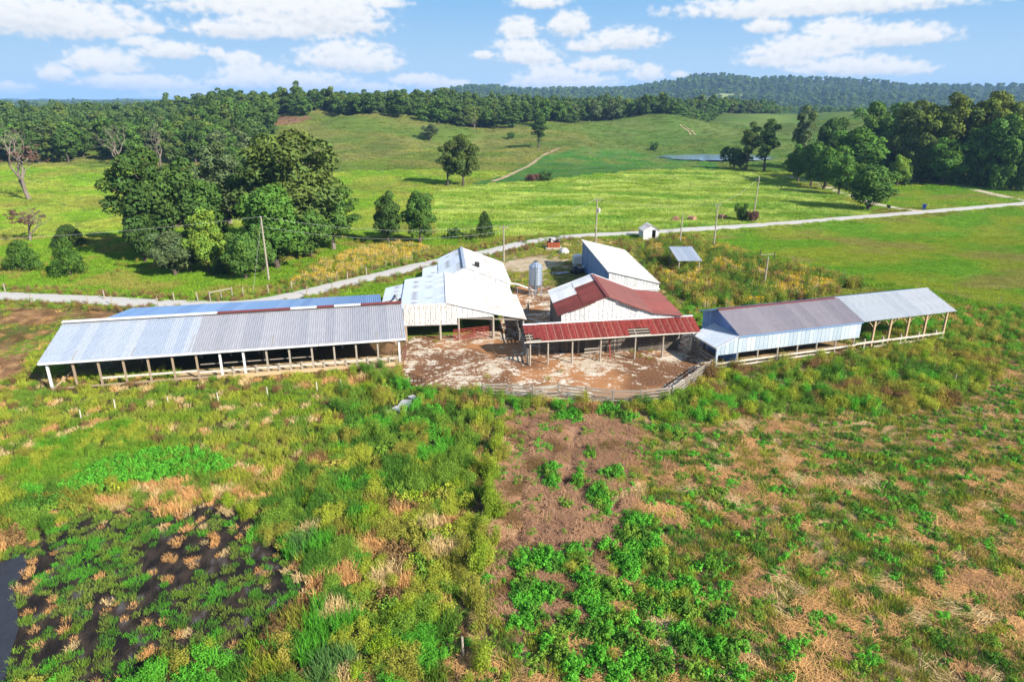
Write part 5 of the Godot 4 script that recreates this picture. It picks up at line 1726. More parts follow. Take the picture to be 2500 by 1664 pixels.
	for row in 2:
		for i in edge.size() - 1:
			var a := at(edge[i][0], edge[i][1])
			var b := at(edge[i + 1][0], edge[i + 1][1])
			var n := maxi(1, int(Vector2(a.x, a.z).distance_to(Vector2(b.x, b.z)) / 10.0))
			for j in n:
				var q := a.lerp(b, (j + rng.randf()) / n)
				q += Vector3(q.x, 0, q.z).normalized() * (4.0 + row * 12.0 + rng.randf_range(0.0, 8.0))
				q.y = hgt(q.x, q.z)
				place_tree("wood_tree", "wood%d" % (rng.randi() % 4), tints[rng.randi() % 6], M["bark"], q, rng.randf_range(8.0, 14.0), rng.randf_range(8.5, 14.0), "broadleaf tree along the wood edge behind the hill pastures", "tree", "wood edge behind the pastures")
	# the woods behind them, which nobody could count
	var mm := {}
	for kind in ["wood0", "wood1", "wood2", "wood3", "hill0", "hill1"]:
		mm[kind] = PackedFloat32Array()
	var greens := [Color(0.9, 0.95, 0.9), Color(1.1, 1.1, 1.0), Color(0.8, 0.9, 0.9), Color(1.35, 1.2, 1.0), Color(1.0, 1.05, 1.1)]
	var az := -47.0
	while az < 47.0:
		var u := 1250.0 + 1745.0 * tan(deg_to_rad(az))
		var d := woods_from(u)
		while d < 2750.0:
			var step := 9.0 if d < 750.0 else 13.0 if d < 1300.0 else 17.0
			var dd := d + rng.randf_range(-0.4, 0.4) * step
			var x := tan(deg_to_rad(az + rng.randf_range(-0.2, 0.2))) * dd
			var z := -dd
			d += step * (1.0 if dd < 1300.0 else 1.25)
			if within("hill clearing", x, z) or within("house clearing", x, z):
				continue
			if rng.randf() < 0.5 * smoothstep(900.0, 1300.0, dd) * (1.0 - smoothstep(1400.0, 1600.0, dd)):
				continue
			var far := dd > 950.0
			var key := ("hill%d" % (rng.randi() % 2)) if far else "wood%d" % (rng.randi() % 4)
			var h := rng.randf_range(0.5, 0.92) * (1.25 if rng.randf() < 0.06 else 1.0)
			var w := rng.randf_range(0.9, 1.3) * (1.15 if far else 1.0)
			var g: Color = greens[rng.randi() % 5]
			put_copy(mm[key], Vector3(x, hgt(x, z) - 0.5, z), rng.randf() * TAU, Vector3(w, h, w), g)
		az += 0.62
	for key in mm:
		commit_copies("distant_woods", proto[key][0], mm[key], leaf_material("woodland leaf", Color(0.077, 0.132, 0.031)), "mass of broadleaf woods covering the far slopes", "woods")


# how far away the woods begin, by the photograph's column
var wood_edge := []


func woods_from(u: float) -> float:
	for i in wood_edge.size() - 1:
		if u < wood_edge[i + 1][0]:
			return lerpf(wood_edge[i][1], wood_edge[i + 1][1], clampf((u - wood_edge[i][0]) / (wood_edge[i + 1][0] - wood_edge[i][0] + 0.01), 0.0, 1.0))
	return lerpf(720.0, 900.0, clampf((u - 1960.0) / 200.0, 0.0, 1.0))


# ---------------------------------------------------------------- copies
func put_copy(buf: PackedFloat32Array, p: Vector3, yaw: float, size: Vector3, c: Color) -> void:
	var co := cos(yaw)
	var si := sin(yaw)
	buf.append_array(PackedFloat32Array([co * size.x, 0.0, si * size.z, p.x, 0.0, size.y, 0.0, p.y, -si * size.x, 0.0, co * size.z, p.z, c.r, c.g, c.b, 1.0]))


func commit_copies(called: String, mesh: Mesh, buf: PackedFloat32Array, material: Material, label: String, category: String) -> void:
	if buf.is_empty():
		return
	var mm := MultiMesh.new()
	mm.transform_format = MultiMesh.TRANSFORM_3D
	mm.use_colors = true
	mm.mesh = mesh
	mm.instance_count = buf.size() / 16
	mm.buffer = buf
	var o := MultiMeshInstance3D.new()
	o.name = numbered(called)
	o.multimesh = mm
	o.material_override = material
	add_child(o)
	tag(o, label, category, "", "stuff")


# ---------------------------------------------------------------- grasses and weeds
func blades(seed_: int, count: int, height: float, spread: float, width: float, bend: float) -> ArrayMesh:
	var r := RandomNumberGenerator.new()
	r.seed = seed_
	var s := Shape.new()
	for i in count:
		var a := r.randf() * TAU
		var q := sqrt(r.randf()) * spread
		var p := Vector3(cos(a) * q, -0.02, sin(a) * q)
		var h := height * r.randf_range(0.55, 1.1)
		var out := Vector3(cos(a), 0, sin(a)).lerp(Vector3(r.randfn(), 0, r.randfn()), 0.6) * bend * h
		var side := Vector3(r.randfn(), 0, r.randfn()).normalized() * width * r.randf_range(0.7, 1.3)
		var mid := p + Vector3(0, h * 0.6, 0) + out * 0.35
		var tip := p + Vector3(0, h, 0) + out
		var g := 0.75 * r.randf_range(0.75, 1.22)
		var col := Color(g * r.randf_range(0.92, 1.15), g, g * 0.95)
		s.quad(p - side * 0.5, mid - side * 0.42, mid + side * 0.42, p + side * 0.5, col)
		s.tri(mid - side * 0.42, tip, mid + side * 0.42, col)
	return s.mesh()


func leafy(seed_: int, count: int, radius: float, height: float, leaf: float, narrow: float, stems := 0, flower := Color(0, 0, 0, 0)) -> ArrayMesh:
	var r := RandomNumberGenerator.new()
	r.seed = seed_
	var s := Shape.new()
	var heads := []
	for i in maxi(stems, 5):
		var a := r.randf() * TAU
		var q := sqrt(r.randf()) * radius * 0.8
		heads.append(Vector3(cos(a) * q, height * r.randf_range(0.6, 1.0) * (1.0 - 0.35 * q / radius), sin(a) * q))
	for i in stems:
		var tip: Vector3 = heads[i]
		s.tube(Vector3(tip.x * 0.45, -0.05, tip.z * 0.45), tip, 0.014, 0.007, 3, Color(0.9, 0.8, 0.7), false)
	for i in count:
		var h: Vector3 = heads[r.randi() % heads.size()]
		var k := pow(r.randf(), 0.6)
		var d := ball(r)
		var p := Vector3(lerpf(h.x * 0.5, h.x, k), h.y * k, lerpf(h.z * 0.5, h.z, k)) + Vector3(d.x, d.y * 0.5, d.z) * radius * 0.34
		p.y = maxf(p.y, 0.03)
		var n := (Vector3(0, 0.8, 0) + d * 0.6 + ball(r) * 0.5).normalized()
		var t := n.cross(ball(r)).normalized() * leaf * r.randf_range(0.7, 1.3)
		var b := n.cross(t).normalized() * leaf * narrow * r.randf_range(0.7, 1.2)
		var g := 0.75 * r.randf_range(0.72, 1.25)
		var col := Color(g * r.randf_range(0.9, 1.15), g, g * 0.95)
		if flower.a > 0.0:
			col = Color(col.r * 0.42, col.g * 0.48, col.b * 0.08)
			if k > 0.79:
				col = flower * r.randf_range(0.7, 1.0)
		s.quad(p - t, p + b, p + t, p - b, col)
	return s.mesh()


func litter(seed_: int, count: int, reach: float, long: float, width: float) -> ArrayMesh:
	var r := RandomNumberGenerator.new()
	r.seed = seed_
	var s := Shape.new()
	for i in count:
		var a := r.randf() * TAU
		var q := sqrt(r.randf()) * reach
		var p := Vector3(cos(a) * q, r.randf_range(0.02, 0.14), sin(a) * q)
		var d := Vector3(1.0, r.randf_range(-0.1, 0.25), r.randfn() * 0.55).normalized() * long * r.randf_range(0.5, 1.1) * 0.5
		var w := d.cross(Vector3.UP).normalized() * width * r.randf_range(0.6, 1.3) * 0.5
		var g := 0.75 * r.randf_range(0.65, 1.25)
		var lift := Vector3(0, r.randf_range(0.0, 0.05), 0)
		s.quad(p - d - w, p + d - w + lift, p + d + w + lift, p - d + w, Color(g, g * r.randf_range(0.9, 1.0), g * 0.92))
	return s.mesh()


var plant := {}              # plant kinds: [mesh, material, name, label, category]
var beds := {}


func make_plants() -> void:
	for k in 3:
		kind("tuft%d" % k, blades(400 + k, 48, 0.36, 0.30, 0.024, 0.5), "blade", "grass_tufts", "tufts of green grass over the weedy ground", "grass")
		kind("dry%d" % k, blades(410 + k, 60, 0.38, 0.30, 0.018, 0.55), "dry blade", "dry_grass", "tawny tufts of dead grass among the weeds", "dry grass")
		kind("broad%d" % k, leafy(420 + k, 130, 0.46, 0.42, 0.062, 0.62), "leaf", "broadleaf_weeds", "bright green broadleaf weeds in thick patches", "weeds")
		kind("bush%d" % k, leafy(430 + k, 260, 0.55, 1.15, 0.068, 0.30, 14), "leaf", "tall_weeds", "tall bushy weeds, green to olive brown", "weeds")
		kind("straw%d" % k, litter(440 + k, 46, 0.62, 0.55, 0.022), "dry blade", "flattened_straw", "flattened straw lying in mats on bare ground", "straw")
	for k in 2:
		kind("reed%d" % k, blades(450 + k, 44, 1.0, 0.34, 0.034, 0.35), "blade", "reeds", "upright reedy grass beside the lagoon", "reeds")
		kind("gold%d" % k, leafy(460 + k, 200, 0.6, 1.15, 0.085, 0.32, 14, Color(1.0, 0.66, 0.0, 1.0)), "leaf", "goldenrod", "yellow flowering goldenrod", "goldenrod")
		kind("sward%d" % k, blades(470 + k, 85, 0.55, 0.85, 0.055, 0.5), "blade", "meadow_grass", "tall meadow grass of the pastures", "grass")
		kind("lawn%d" % k, blades(480 + k, 80, 0.14, 0.75, 0.045, 0.6), "blade", "mown_grass", "short grass of the lawns and paddock", "grass")


func kind(key: String, mesh: Mesh, material: String, called: String, label: String, category: String) -> void:
	plant[key] = [mesh, M[material], called, label, category]
	beds[key] = PackedFloat32Array()


func grow(key: String, x: float, z: float, size: float, tall: float, c: Color) -> void:
	var v := 1.333 * rng.randf_range(0.82, 1.18)
	var buf: PackedFloat32Array = beds[key]
	put_copy(buf, Vector3(x, hgt(x, z), z), rng.randf() * TAU, Vector3(size, size * tall, size), Color(c.r * v, c.g * v, c.b * v))
	beds[key] = buf


func pick(list: Array) -> Variant:
	return list[rng.randi() % list.size()]


# footprints where nothing grows: origin x, z, yaw, from a, to a, from b, to b
const FLOORS := [[-43.63, -57.25, 0.206, 11.0, 33.9, 0.1, 16.0], [-43.63, -57.25, 0.206, 0.4, 11.0, 4.0, 16.0], [-7.2, -71.56, 0.106, -7.8, 9.2, -0.4, 27.2], [5.06, -67.62, 0.063, -0.3, 13.5, -0.5, 9.4], [1.475, -63.53, 0.166, -0.5, 19.0, -0.6, 4.0], [12.58, -85.46, 0.07, -0.2, 7.4, -0.3, 21.2], [22.97, -63.69, 0.303, -2.8, 15.6, 0.2, 7.2], [25.3, -128.6, 0.1, -0.2, 3.3, -0.2, 3.4]]


func indoors(x: float, z: float) -> bool:
	for f in FLOORS:
		var dx: float = x - f[0]
		var dz: float = z - f[1]
		var a := dx * cos(f[2]) - dz * sin(f[2])
		var b := -dx * sin(f[2]) - dz * cos(f[2])
		if a > f[3] and a < f[4] and b > f[5] and b < f[6]:
			return true
	return false


# thick broadleaf patches of the right-hand lot: column, row, half width, half height in a 2.052-fold enlargement from (800, 900)
const PATCHES := [[1560, 820, 110, 90], [985, 980, 60, 80], [1100, 960, 60, 70], [1230, 960, 80, 80], [1400, 910, 40, 45], [1500, 970, 90, 60], [1620, 960, 80, 80], [1650, 1140, 100, 100], [1000, 1130, 70, 90], [1100, 1130, 60, 60], [1300, 1060, 70, 80], [1250, 1160, 40, 30], [1420, 1100, 60, 60], [1550, 1010, 50, 60], [1790, 1090, 70, 60], [1800, 1200, 60, 60], [1200, 1260, 70, 60], [1350, 1190, 70, 60], [1300, 1300, 60, 40], [1170, 1340, 50, 40], [1400, 1330, 90, 60], [1480, 1260, 70, 60], [1510, 1380, 50, 40], [1200, 1470, 70, 80], [1380, 1450, 70, 60], [1560, 1450, 90, 60], [1620, 1520, 60, 50], [1260, 1540, 80, 40], [1450, 1520, 60, 50], [1640, 1330, 40, 50], [1800, 1360, 70, 90], [1090, 1390, 45, 50], [1030, 1250, 50, 70], [950, 1290, 40, 40], [1360, 640, 60, 60], [1390, 700, 40, 40], [1260, 550, 30, 40], [1310, 420, 25, 35], [1200, 690, 30, 20], [1720, 330, 90, 34], [1120, 540, 45, 60], [1440, 530, 50, 30], [1160, 325, 30, 14], [1400, 210, 60, 24], [1480, 240, 60, 20], [1220, 240, 60, 30], [1700, 1480, 30, 60], [1900, 1000, 60, 40], [1950, 1250, 70, 40], [2000, 1420, 80, 60], [1880, 1530, 90, 50], [2080, 1540, 60, 40]]


func plant_all() -> void:
	make_plants()
	var spots := []
	for k in PATCHES:
		var u: float = 800.0 + k[0] / 2.052
		var v: float = 900.0 + k[1] / 2.052
		var c := at(u, v)
		spots.append([c.x, c.z, metres(c, k[2] / 2.052) * 0.95, absf(at(u, v + k[3] / 2.052).z - at(u, v - k[3] / 2.052).z) * 0.47])
	front_lots(spots)
	behind_barns()
	pastures()
	for key in plant:
		var p: Array = plant[key]
		commit_copies(p[2], p[0], beds[key], p[1], p[3], p[4])


const G_BRIGHT := Color(0.090, 0.323, 0.029)
const G_MID := Color(0.145, 0.257, 0.032)
const G_DEEP := Color(0.073, 0.178, 0.024)
const G_YELLOW := Color(0.297, 0.350, 0.040)
const G_OLIVE := Color(0.244, 0.251, 0.042)
const BROWN := Color(0.204, 0.127, 0.055)
const STRAW := Color(0.572, 0.341, 0.143)
const PALE := Color(0.616, 0.473, 0.242)


func front_lots(spots: Array) -> void:
	var z := -21.5
	while z > -75.0:
		var cell := 0.31 if z > -46.0 else 0.38 if z > -58.0 else 0.46
		var half := (-z * cos(pitch) + EYE * sin(pitch)) * 0.79 + 3.0
		var x := -half
		while x < half:
			var px := x + rng.randf_range(-0.5, 0.5) * cell
			var pz := z + rng.randf_range(-0.5, 0.5) * cell
			x += cell
			sow_front(px, pz, spots)
		z -= cell


# clumps: every place belongs to one cell of an uneven mosaic and shares its plant, tone and height
func clump(n: FastNoiseLite, x: float, z: float) -> float:
	return fposmod((n.get_noise_2d(x, z) + 1.0) * 0.5, 1.0)


func of_clump(list: Array, c: float) -> Variant:
	return list[int(c * 977.0) % list.size()]


func sow_front(x: float, z: float, spots: Array) -> void:
	var wx := x + n_warp.get_noise_2d(x * 3.0, z * 3.0) * 1.6
	var wz := z + n_warp.get_noise_2d(x * 3.0 + 77.0, z * 3.0 - 31.0) * 1.6
	if within("yard", x, z):
		if rng.randf() < 0.004:
			grow("tuft%d" % (rng.randi() % 3), x, z, 1.2, 1.0, G_OLIVE)
		return
	if indoors(x, z) or within("slab gap", x, z):
		return
	var r := rng.randf()
	var i := rng.randi() % 3
	var p := n_patch.get_noise_2d(x * 1.7, z * 1.7)
	var f := n_fine.get_noise_2d(x * 0.9, z * 0.9)
	var c := clump(n_clump, x, z)
	var c2 := clump(n_clump2, x, z)
	var h := 0.7 + 0.6 * fposmod(c * 37.7, 1.0)
	if within("lagoon", wx, wz):
		if within("open water", x, z):
			return
		var lush := clump(n_clump3, x, z) * 0.8 + p * 0.8 + f * 0.35 + 0.08
		if lush > 0.40:
			if r < 0.8:
				grow("tuft%d" % i, x, z, rng.randf_range(0.55, 0.9), 0.75, of_clump([G_MID, G_BRIGHT, Color(0.17, 0.25, 0.045), Color(0.08, 0.22, 0.03)], c2))
		elif fposmod(clump(n_clump3, x, z) * 13.3, 1.0) < 0.2 and r < 0.75:
			grow("dry%d" % i, x, z, rng.randf_range(0.6, 0.9), 0.7, of_clump([STRAW, Color(0.60, 0.33, 0.13), PALE], c2))
		elif r < 0.02:
			grow("dry%d" % i, x, z, 0.9, 0.6, STRAW)
		return
	if within("torn ground", wx, wz):
		if p > 0.12 and r < 0.5:
			grow("tuft%d" % i, x, z, 1.0, 0.7, of_clump([G_MID, G_OLIVE], c))
		elif r < 0.3:
			grow("straw%d" % i, x, z, 0.9, 0.8, of_clump([STRAW, BROWN, Color(0.33, 0.19, 0.1)], c))
		return
	if within("straw band", wx, wz):
		if c < 0.66:
			if r < 0.7:
				grow("dry%d" % i, x, z, rng.randf_range(0.8, 1.3) * h, 0.8, of_clump([STRAW, PALE, Color(0.48, 0.36, 0.12), STRAW], c2))
		elif r < 0.6:
			grow("tuft%d" % i, x, z, 1.1, 0.9, of_clump([G_OLIVE, G_YELLOW, G_MID], c))
		return
	if within("bright weeds", wx, wz):
		if r < 0.72:
			grow("broad%d" % i, x, z, rng.randf_range(0.9, 1.2), 1.5 * h, G_BRIGHT)
		elif r < 0.85:
			grow("bush%d" % i, x, z, 0.8, 0.9, G_MID)
		return
	if within("fern weeds", wx, wz):
		if r < 0.5:
			grow("bush%d" % i, x, z, rng.randf_range(0.7, 1.0), 0.75 * h, of_clump([Color(0.12, 0.27, 0.02), G_MID, Color(0.15, 0.29, 0.025), G_YELLOW], c))
		elif r < 0.85:
			grow("tuft%d" % i, x, z, 1.3, 1.0, of_clump([G_MID, G_BRIGHT, G_YELLOW], c))
		return
	if within("reeds", wx, wz):
		if c < 0.5:
			if r < 0.6:
				grow("reed%d" % (i % 2), x, z, rng.randf_range(0.7, 1.0), h, of_clump([G_MID, G_BRIGHT, Color(0.10, 0.22, 0.06)], c))
		elif c < 0.66:
			if r < 0.6:
				grow("dry%d" % i, x, z, 1.3, 1.2 * h, of_clump([STRAW, PALE, Color(0.5, 0.42, 0.12)], c))
		elif r < 0.6:
			grow("bush%d" % i, x, z, 0.85, 0.85 * h, of_clump([G_YELLOW, G_MID, G_DEEP, G_YELLOW, G_OLIVE], c))
		return
	if within("weed band", wx, wz):
		var tone: Color = of_clump([G_OLIVE, G_YELLOW, G_OLIVE, BROWN, Color(0.30, 0.25, 0.05), G_MID], c) if p + 0.5 * f > -0.06 else of_clump([G_MID, Color(0.15, 0.27, 0.02), G_BRIGHT, G_YELLOW, G_DEEP], c)
		if c2 < 0.72:
			if r < 0.6:
				grow("bush%d" % i, x, z, rng.randf_range(0.8, 1.2), rng.randf_range(0.8, 1.1) * h, tone)
		elif r < 0.5:
			grow("tuft%d" % i, x, z, 1.4, 1.2, tone)
		return
	if within("ditch strip", x + f * 0.9 + p * 0.9, z):
		if c2 > 0.86:
			if r < 0.5:
				grow("reed%d" % (i % 2), x, z, 0.9, 0.9, of_clump([G_OLIVE, PALE, G_YELLOW], c))
		elif r < 0.62:
			grow("bush%d" % i, x, z, rng.randf_range(0.7, 1.15), rng.randf_range(0.9, 1.7) * (0.7 + 0.6 * c), of_clump([G_YELLOW, Color(0.22, 0.30, 0.03), G_OLIVE, Color(0.18, 0.28, 0.025)], c2))
		return
	if within("ditch gap", x + f * 0.5, z):
		if r < 0.35:
			grow("tuft%d" % i, x, z, 0.9, 0.7, of_clump([G_DEEP, G_MID, BROWN], c2))
		return
	for k in spots:
		var e := pow((x - k[0] + f * 0.5) / k[2], 2.0) + pow((z - k[1] + p * 0.5) / k[3], 2.0)
		if e < 1.0:
			if fposmod(c2 * 19.7, 1.0) < 0.12:
				grow(pick(["tuft0", "tuft1", "bush0"]), x, z, rng.randf_range(0.6, 0.9), 0.9, pick([G_MID, G_OLIVE, G_YELLOW]))
			elif r < 0.9:
				grow("broad%d" % i, x, z, rng.randf_range(0.65, 1.2), (1.9 - 0.8 * e) * (0.8 + 0.4 * c2), of_clump([G_BRIGHT, Color(0.07, 0.26, 0.025), G_MID, G_BRIGHT, Color(0.10, 0.25, 0.025), G_DEEP], c2))
			return
	if within("fence weeds", x + f * 0.8, z + p * 0.8):
		if c2 < 0.6 and r < 0.5:
			grow("bush%d" % i, x, z, rng.randf_range(0.7, 1.1), 1.15 * h, of_clump([G_MID, G_OLIVE, G_BRIGHT, BROWN, G_DEEP, G_OLIVE], c2))
		elif r < 0.4:
			grow("tuft%d" % i, x, z, 1.2, 1.2, of_clump([G_MID, G_OLIVE, STRAW], c2))
		return
	if within("brown", wx, wz):
		if rut_gap(x, z) < 0.35:
			return
		if r < 0.55:
			grow("straw%d" % i, x, z, rng.randf_range(0.8, 1.2), 1.0, of_clump([Color(0.36, 0.21, 0.125), Color(0.47, 0.28, 0.16), BROWN, Color(0.40, 0.24, 0.14)], c))
		elif c2 + p * 0.5 > 0.70 and r < 0.9:
			grow("broad%d" % i, x, z, 0.8, 0.9 * h, of_clump([G_BRIGHT, G_MID, G_MID], c2))
		elif c2 > 0.45 and r < 0.72:
			grow("tuft%d" % i, x, z, 0.9, 0.8, G_OLIVE)
		return
	if within("left lot", wx, wz) or x < -13.0:
		if x < -16.0 and z < -41.0:
			# grassy slope before the long shed
			if c2 < 0.7:
				if r < 0.6:
					grow("tuft%d" % i, x, z, rng.randf_range(1.0, 1.5), 0.9, of_clump([Color(0.18, 0.29, 0.025), G_YELLOW, G_MID, Color(0.24, 0.30, 0.045)], c))
			elif c2 < 0.88:
				if r < 0.5:
					grow("bush%d" % i, x, z, 0.85, 0.7 * h, of_clump([G_MID, G_OLIVE, BROWN, G_YELLOW], c))
			elif r < 0.5:
				grow("dry%d" % i, x, z, 1.2, 0.8, of_clump([PALE, STRAW], c))
			return
		var q := n_patch.get_noise_2d(x * 0.9 + 200.0, z * 0.9) + 0.5 * n_fine.get_noise_2d(x * 0.35, z * 0.35)
		var tone: Color
		if q > 0.18:
			tone = of_clump([G_DEEP, G_MID, G_BRIGHT, G_MID, G_OLIVE], c)
		elif q > -0.04:
			tone = of_clump([G_MID, G_YELLOW, Color(0.19, 0.29, 0.02), G_OLIVE, G_DEEP, G_YELLOW, G_MID], c)
		elif q > -0.22:
			tone = of_clump([G_OLIVE, G_YELLOW, G_MID, BROWN, Color(0.34, 0.30, 0.06), G_YELLOW, STRAW, G_MID], c)
		else:
			tone = of_clump([BROWN, STRAW, G_OLIVE, PALE, G_YELLOW, G_MID, G_OLIVE], c)
		var tall := h * (1.35 if z < -47.0 else 1.0)
		var what := fposmod(c * 71.3, 1.0)
		if tone.r > 0.4:
			if r < 0.6:
				grow("dry%d" % i, x, z, rng.randf_range(1.1, 1.6), 1.1 * h, tone)
		elif what < 0.5:
			if r < 0.56:
				grow("bush%d" % i, x, z, rng.randf_range(0.7, 1.1), rng.randf_range(0.75, 1.0) * tall, tone)
		elif what < 0.72:
			if r < 0.62:
				grow("tuft%d" % i, x, z, rng.randf_range(1.1, 1.6), 1.2 * h, tone)
		elif what < 0.86:
			if r < 0.62:
				grow("broad%d" % i, x, z, rng.randf_range(0.8, 1.1), 1.6 * h, tone)
		elif r < 0.55:
			grow("reed%d" % (i % 2), x, z, 0.8, 0.8 * h, tone)
		return
	if z > -74.0:
		# the patchy right-hand lot: straw mats with small clumps of grass and broad leaves
		var lie := 0.35 * n_fine.get_noise_2d(x * 0.3 + z * 0.1, z * 0.5 - x * 0.1) + 0.45 * n_patch.get_noise_2d(x * 1.2, z * 1.2)
		var c3 := clump(n_clump3, x, z)
		var n := c3 + lie + f * 0.2 + 0.14 * smoothstep(-38.0, -56.0, z)
		if n > 0.31:
			var what := fposmod(c3 * 53.1, 1.0)
			if what < 0.68:
				if r < 0.66:
					grow("tuft%d" % i, x, z, rng.randf_range(0.75, 1.1), 0.95 * h, of_clump([G_MID, G_OLIVE, G_OLIVE, Color(0.10, 0.20, 0.02), G_YELLOW, G_DEEP], c3))
			elif r < 0.7:
				grow("broad%d" % i, x, z, rng.randf_range(0.6, 0.9), 1.1 * h, of_clump([G_MID, G_BRIGHT, G_DEEP], c3))
		elif n > 0.16:
			if r < 0.36:
				grow("tuft%d" % i, x, z, rng.randf_range(0.8, 1.1), 0.8, of_clump([G_OLIVE, G_MID, Color(0.28, 0.24, 0.06)], c))
			elif r < 0.62:
				grow("straw%d" % i, x, z, 1.0, 0.9, STRAW)
		elif r < 0.6:
			grow("straw%d" % i, x, z, rng.randf_range(0.8, 1.2), 1.0, of_clump([STRAW, PALE, STRAW, Color(0.38, 0.22, 0.11)], c))
		elif r < 0.68:
			grow("tuft%d" % i, x, z, 0.8, 0.7, G_OLIVE)


func road_gap(x: float, z: float) -> float:
	var best := 1e9
	for k in range(0, road_line.size(), 3):
		best = minf(best, (road_line[k] - Vector2(x, z)).length_squared())
	return sqrt(best)


func behind_barns() -> void:
	var z := -64.0
	while z > -132.0:
		var half := (-z * cos(pitch) + EYE * sin(pitch)) * 0.79 + 4.0
		var cell := 0.62
		var x := -half
		while x < half:
			var px := x + rng.randf_range(-0.5, 0.5) * cell
			var pz := z + rng.randf_range(-0.5, 0.5) * cell
			x += cell
			sow_behind(px, pz)
		z -= cell


func sow_behind(x: float, z: float) -> void:
	if indoors(x, z) or within("yard", x, z):
		return
	var wx := x + n_warp.get_noise_2d(x * 3.0, z * 3.0) * 1.6
	var wz := z + n_warp.get_noise_2d(x * 3.0 + 77.0, z * 3.0 - 31.0) * 1.6
	var r := rng.randf()
	var i := rng.randi() % 3
	var p := n_patch.get_noise_2d(x, z)
	if z > -75.0 and (x < 40.0 or within("weed band", wx, wz)):
		return
	if within("thicket", wx, wz):
		var q := n_patch.get_noise_2d(x * 1.6 + 500.0, z * 1.6)
		if q > 0.16 and r < 0.30:
			grow("gold%d" % (i % 2), x, z, rng.randf_range(1.1, 1.5), 1.1, Color(0.50, 0.48, 0.45))
		elif r < 0.52:
			grow("bush%d" % i, x, z, rng.randf_range(1.2, 1.9), rng.randf_range(0.8, 1.2), pick([G_MID, G_OLIVE, G_DEEP, G_OLIVE, Color(0.11, 0.18, 0.025), BROWN]))
		elif r < 0.7:
			grow("tuft%d" % i, x, z, 1.6, 1.3, pick([G_MID, G_OLIVE]))
		return
	var gap := road_gap(x, z)
	if gap < 2.0:
		return
	if within("gold strip", wx, wz):
		if r < 0.28:
			grow("gold%d" % (i % 2), x, z, rng.randf_range(1.0, 1.4), 1.0, Color(0.50, 0.48, 0.45))
		elif r < 0.75:
			grow("bush%d" % i, x, z, 1.0, 0.9, pick([G_MID, G_OLIVE, G_YELLOW]))
		return
	if within("gold strip", wx + 1.0, wz) and r < 0.8:
		grow("bush%d" % i, x, z, 1.0, 0.9, pick([G_MID, G_OLIVE]))
		return
	if within("bank weeds", wx, wz) or (gap < 4.5 and x < 12.0 and r < 0.5):
		if r < 0.55:
			grow("bush%d" % i, x, z, rng.randf_range(0.7, 1.1), 0.7, pick([BROWN, G_OLIVE, G_MID, Color(0.25, 0.17, 0.08)]))
		return
	if within("torn ground", wx, wz):
		if r < 0.25 and p > 0.0:
			grow("tuft%d" % i, x, z, 1.2, 0.8, pick([G_MID, G_OLIVE]))
		elif r < 0.35:
			grow("straw%d" % i, x, z, 1.1, 1.0, pick([STRAW, BROWN]))
		return
	if within("gravel pad", wx, wz):
		if r < 0.08:
			grow("tuft%d" % i, x, z, 1.0, 0.7, G_OLIVE)
		return
	if within("lawn", wx, wz):
		if r < 0.75:
			grow("lawn%d" % (i % 2), x, z, rng.randf_range(0.8, 1.1), rng.randf_range(0.7, 1.4), ground_color(x, z) * rng.randf_range(1.0, 1.25))
		return
	if within("barnyard lawn", wx, wz):
		if r < 0.45:
			grow("tuft%d" % i, x, z, rng.randf_range(1.0, 1.5), 0.8, pick([G_MID, G_OLIVE, G_YELLOW]) if p > -0.1 else pick([PALE, G_OLIVE]))
		elif r < 0.52 and x > 18.0:
			grow("bush%d" % i, x, z, rng.randf_range(1.0, 1.5), 0.9, pick([G_MID, G_OLIVE, BROWN]))
		return
	if x > 18.0 and z > -84.0:
		# rough margin round the boarded shed
		if r < 0.35:
			grow("bush%d" % i, x, z, rng.randf_range(0.9, 1.4), 0.7, pick([G_MID, G_BRIGHT, G_OLIVE]))
		elif r < 0.65:
			grow("tuft%d" % i, x, z, 1.4, 1.0, pick([G_MID, G_OLIVE, STRAW]))
		return
	if x < -8.0 and z > -86.0 and gap < 9.0 and p < 0.1:
		if r < 0.4:
			grow("dry%d" % i, x, z, 1.2, 0.7, pick([STRAW, BROWN, G_OLIVE]))
		return
	# meadow beyond the road
	if r < 0.62:
		var c: Color = pick([Color(0.155, 0.29, 0.022), Color(0.19, 0.31, 0.026), Color(0.13, 0.275, 0.022)]) if p > -0.12 else pick([Color(0.24, 0.29, 0.045), Color(0.26, 0.25, 0.06)])
		grow("sward%d" % (i % 2), x, z, rng.randf_range(0.8, 1.15), rng.randf_range(0.4, 0.8), c)
	elif r < 0.64 and z < -95.0:
		grow("bush%d" % i, x, z, 1.1, 0.9, pick([G_MID, G_OLIVE]))


func pastures() -> void:
	var z := -132.0
	while z > -520.0:
		var half := (-z * cos(pitch) + EYE * sin(pitch)) * 0.79 + 6.0
		var cell := 1.15 if z > -200.0 else 1.7 if z > -280.0 else 3.0
		var x := -half
		while x < half:
			var px := x + rng.randf_range(-0.5, 0.5) * cell
			var pz := z + rng.randf_range(-0.5, 0.5) * cell
			x += cell
			sow_pasture(px, pz, cell)
		z -= cell


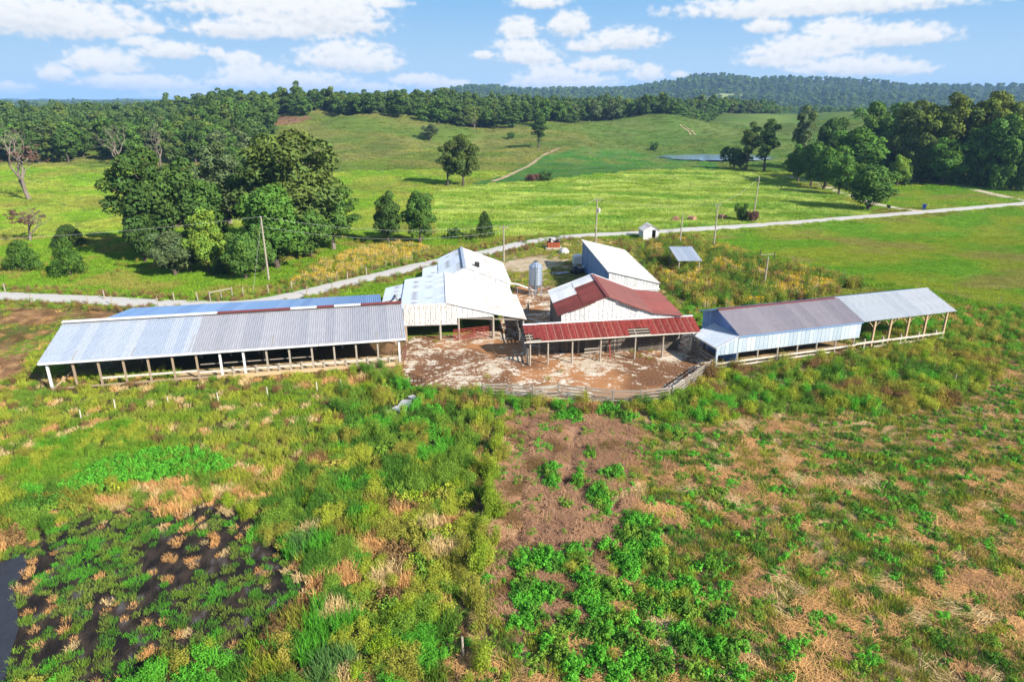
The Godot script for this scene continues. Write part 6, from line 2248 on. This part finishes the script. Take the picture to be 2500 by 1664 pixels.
func sow_pasture(x: float, z: float, cell: float) -> void:
	var u := 1250.0 + 1745.0 * x / -z
	if -z > woods_from(u) + 10.0 or bell((x - 92.0) / 26.0, (-z - 312.0) / 21.0) > 0.5:
		return
	var i := rng.randi() % 2
	var size := cell * rng.randf_range(0.75, 1.05)
	var tall := rng.randf_range(0.45, 0.9) / maxf(1.0, cell * 0.75)
	var c := ground_color(x, z) * rng.randf_range(1.0, 1.3)
	if -z < 200.0:
		var gap := road_gap(x, z)
		if gap < 2.4:
			return
		if within("lawn", x, z) or within("lawn beyond", x, z):
			grow("lawn%d" % i, x, z, size, 1.2, c)
			return
	if within("hay meadow", x, z):
		if rng.randf() < 0.85:
			grow("sward%d" % i, x, z, size, tall * 1.2, c)
		return
	if within("green dome", x, z) or within("clover strip", x, z):
		if rng.randf() < 0.35:
			grow("lawn%d" % i, x, z, size, 1.5, c)
		return
	if rng.randf() < 0.6:
		grow("sward%d" % i, x, z, size, tall, c)


# ---------------------------------------------------------------- build
func _ready() -> void:
	rng.seed = 4711
	n_roll = noise(3, 0.0085, 2)
	n_patch = noise(5, 0.055, 3)
	n_fine = noise(7, 0.55, 3)
	n_warp = noise(9, 0.12, 2)
	n_clump = noise(41, 0.62, 1, FastNoiseLite.TYPE_CELLULAR)
	n_clump2 = noise(43, 1.05, 1, FastNoiseLite.TYPE_CELLULAR)
	n_clump3 = noise(47, 1.5, 1, FastNoiseLite.TYPE_CELLULAR)
	for n in [n_clump, n_clump2, n_clump3]:
		n.fractal_type = FastNoiseLite.FRACTAL_NONE
		n.cellular_return_type = FastNoiseLite.RETURN_CELL_VALUE
	for k in SKYLINE:
		var d := sight(k[0], k[1])
		skyline_h.append(EYE + d.y / -d.z * 2300.0 - 13.0)
	# camera
	var cam := Camera3D.new()
	cam.name = "camera"
	add_child(cam)
	cam.position = Vector3(0, EYE, 0)
	cam.rotation.x = -pitch
	cam.fov = rad_to_deg(2.0 * atan(832.0 / FOCAL))
	cam.near = 0.5
	cam.far = 12000.0
	# sky, sun, exposure
	var env := Environment.new()
	env.background_mode = Environment.BG_SKY
	env.sky = Sky.new()
	var pano := PanoramaSkyMaterial.new()
	pano.panorama = make_sky()
	env.sky.sky_material = pano
	env.background_energy_multiplier = 0.47
	env.tonemap_mode = Environment.TONE_MAPPER_LINEAR
	env.tonemap_exposure = 2.15
	env.fog_enabled = true
	env.fog_density = 0.00013
	env.fog_light_color = Color(0.62, 0.79, 1.0)
	env.sdfgi_enabled = true
	env.ssao_enabled = true
	env.ssil_enabled = true
	var we := WorldEnvironment.new()
	we.name = "world"
	we.environment = env
	add_child(we)
	var sun := DirectionalLight3D.new()
	sun.name = "sun"
	add_child(sun)
	sun.look_at_from_position(Vector3.ZERO, Vector3(-1.25, -1.0, -1.0), Vector3.UP)
	sun.light_energy = 1.6
	sun.light_angular_distance = 0.5
	sun.light_color = Color(1.0, 0.97, 0.925)
	sun.shadow_enabled = true
	make_materials()
	make_zones()
	make_setting()
	build_long_shed()
	build_white_barn()
	build_red_barn()
	build_red_shelter()
	build_shade_blue_shed()
	build_right_shed()
	build_small()
	build_bin()
	build_things()
	build_trees()
	plant_all()
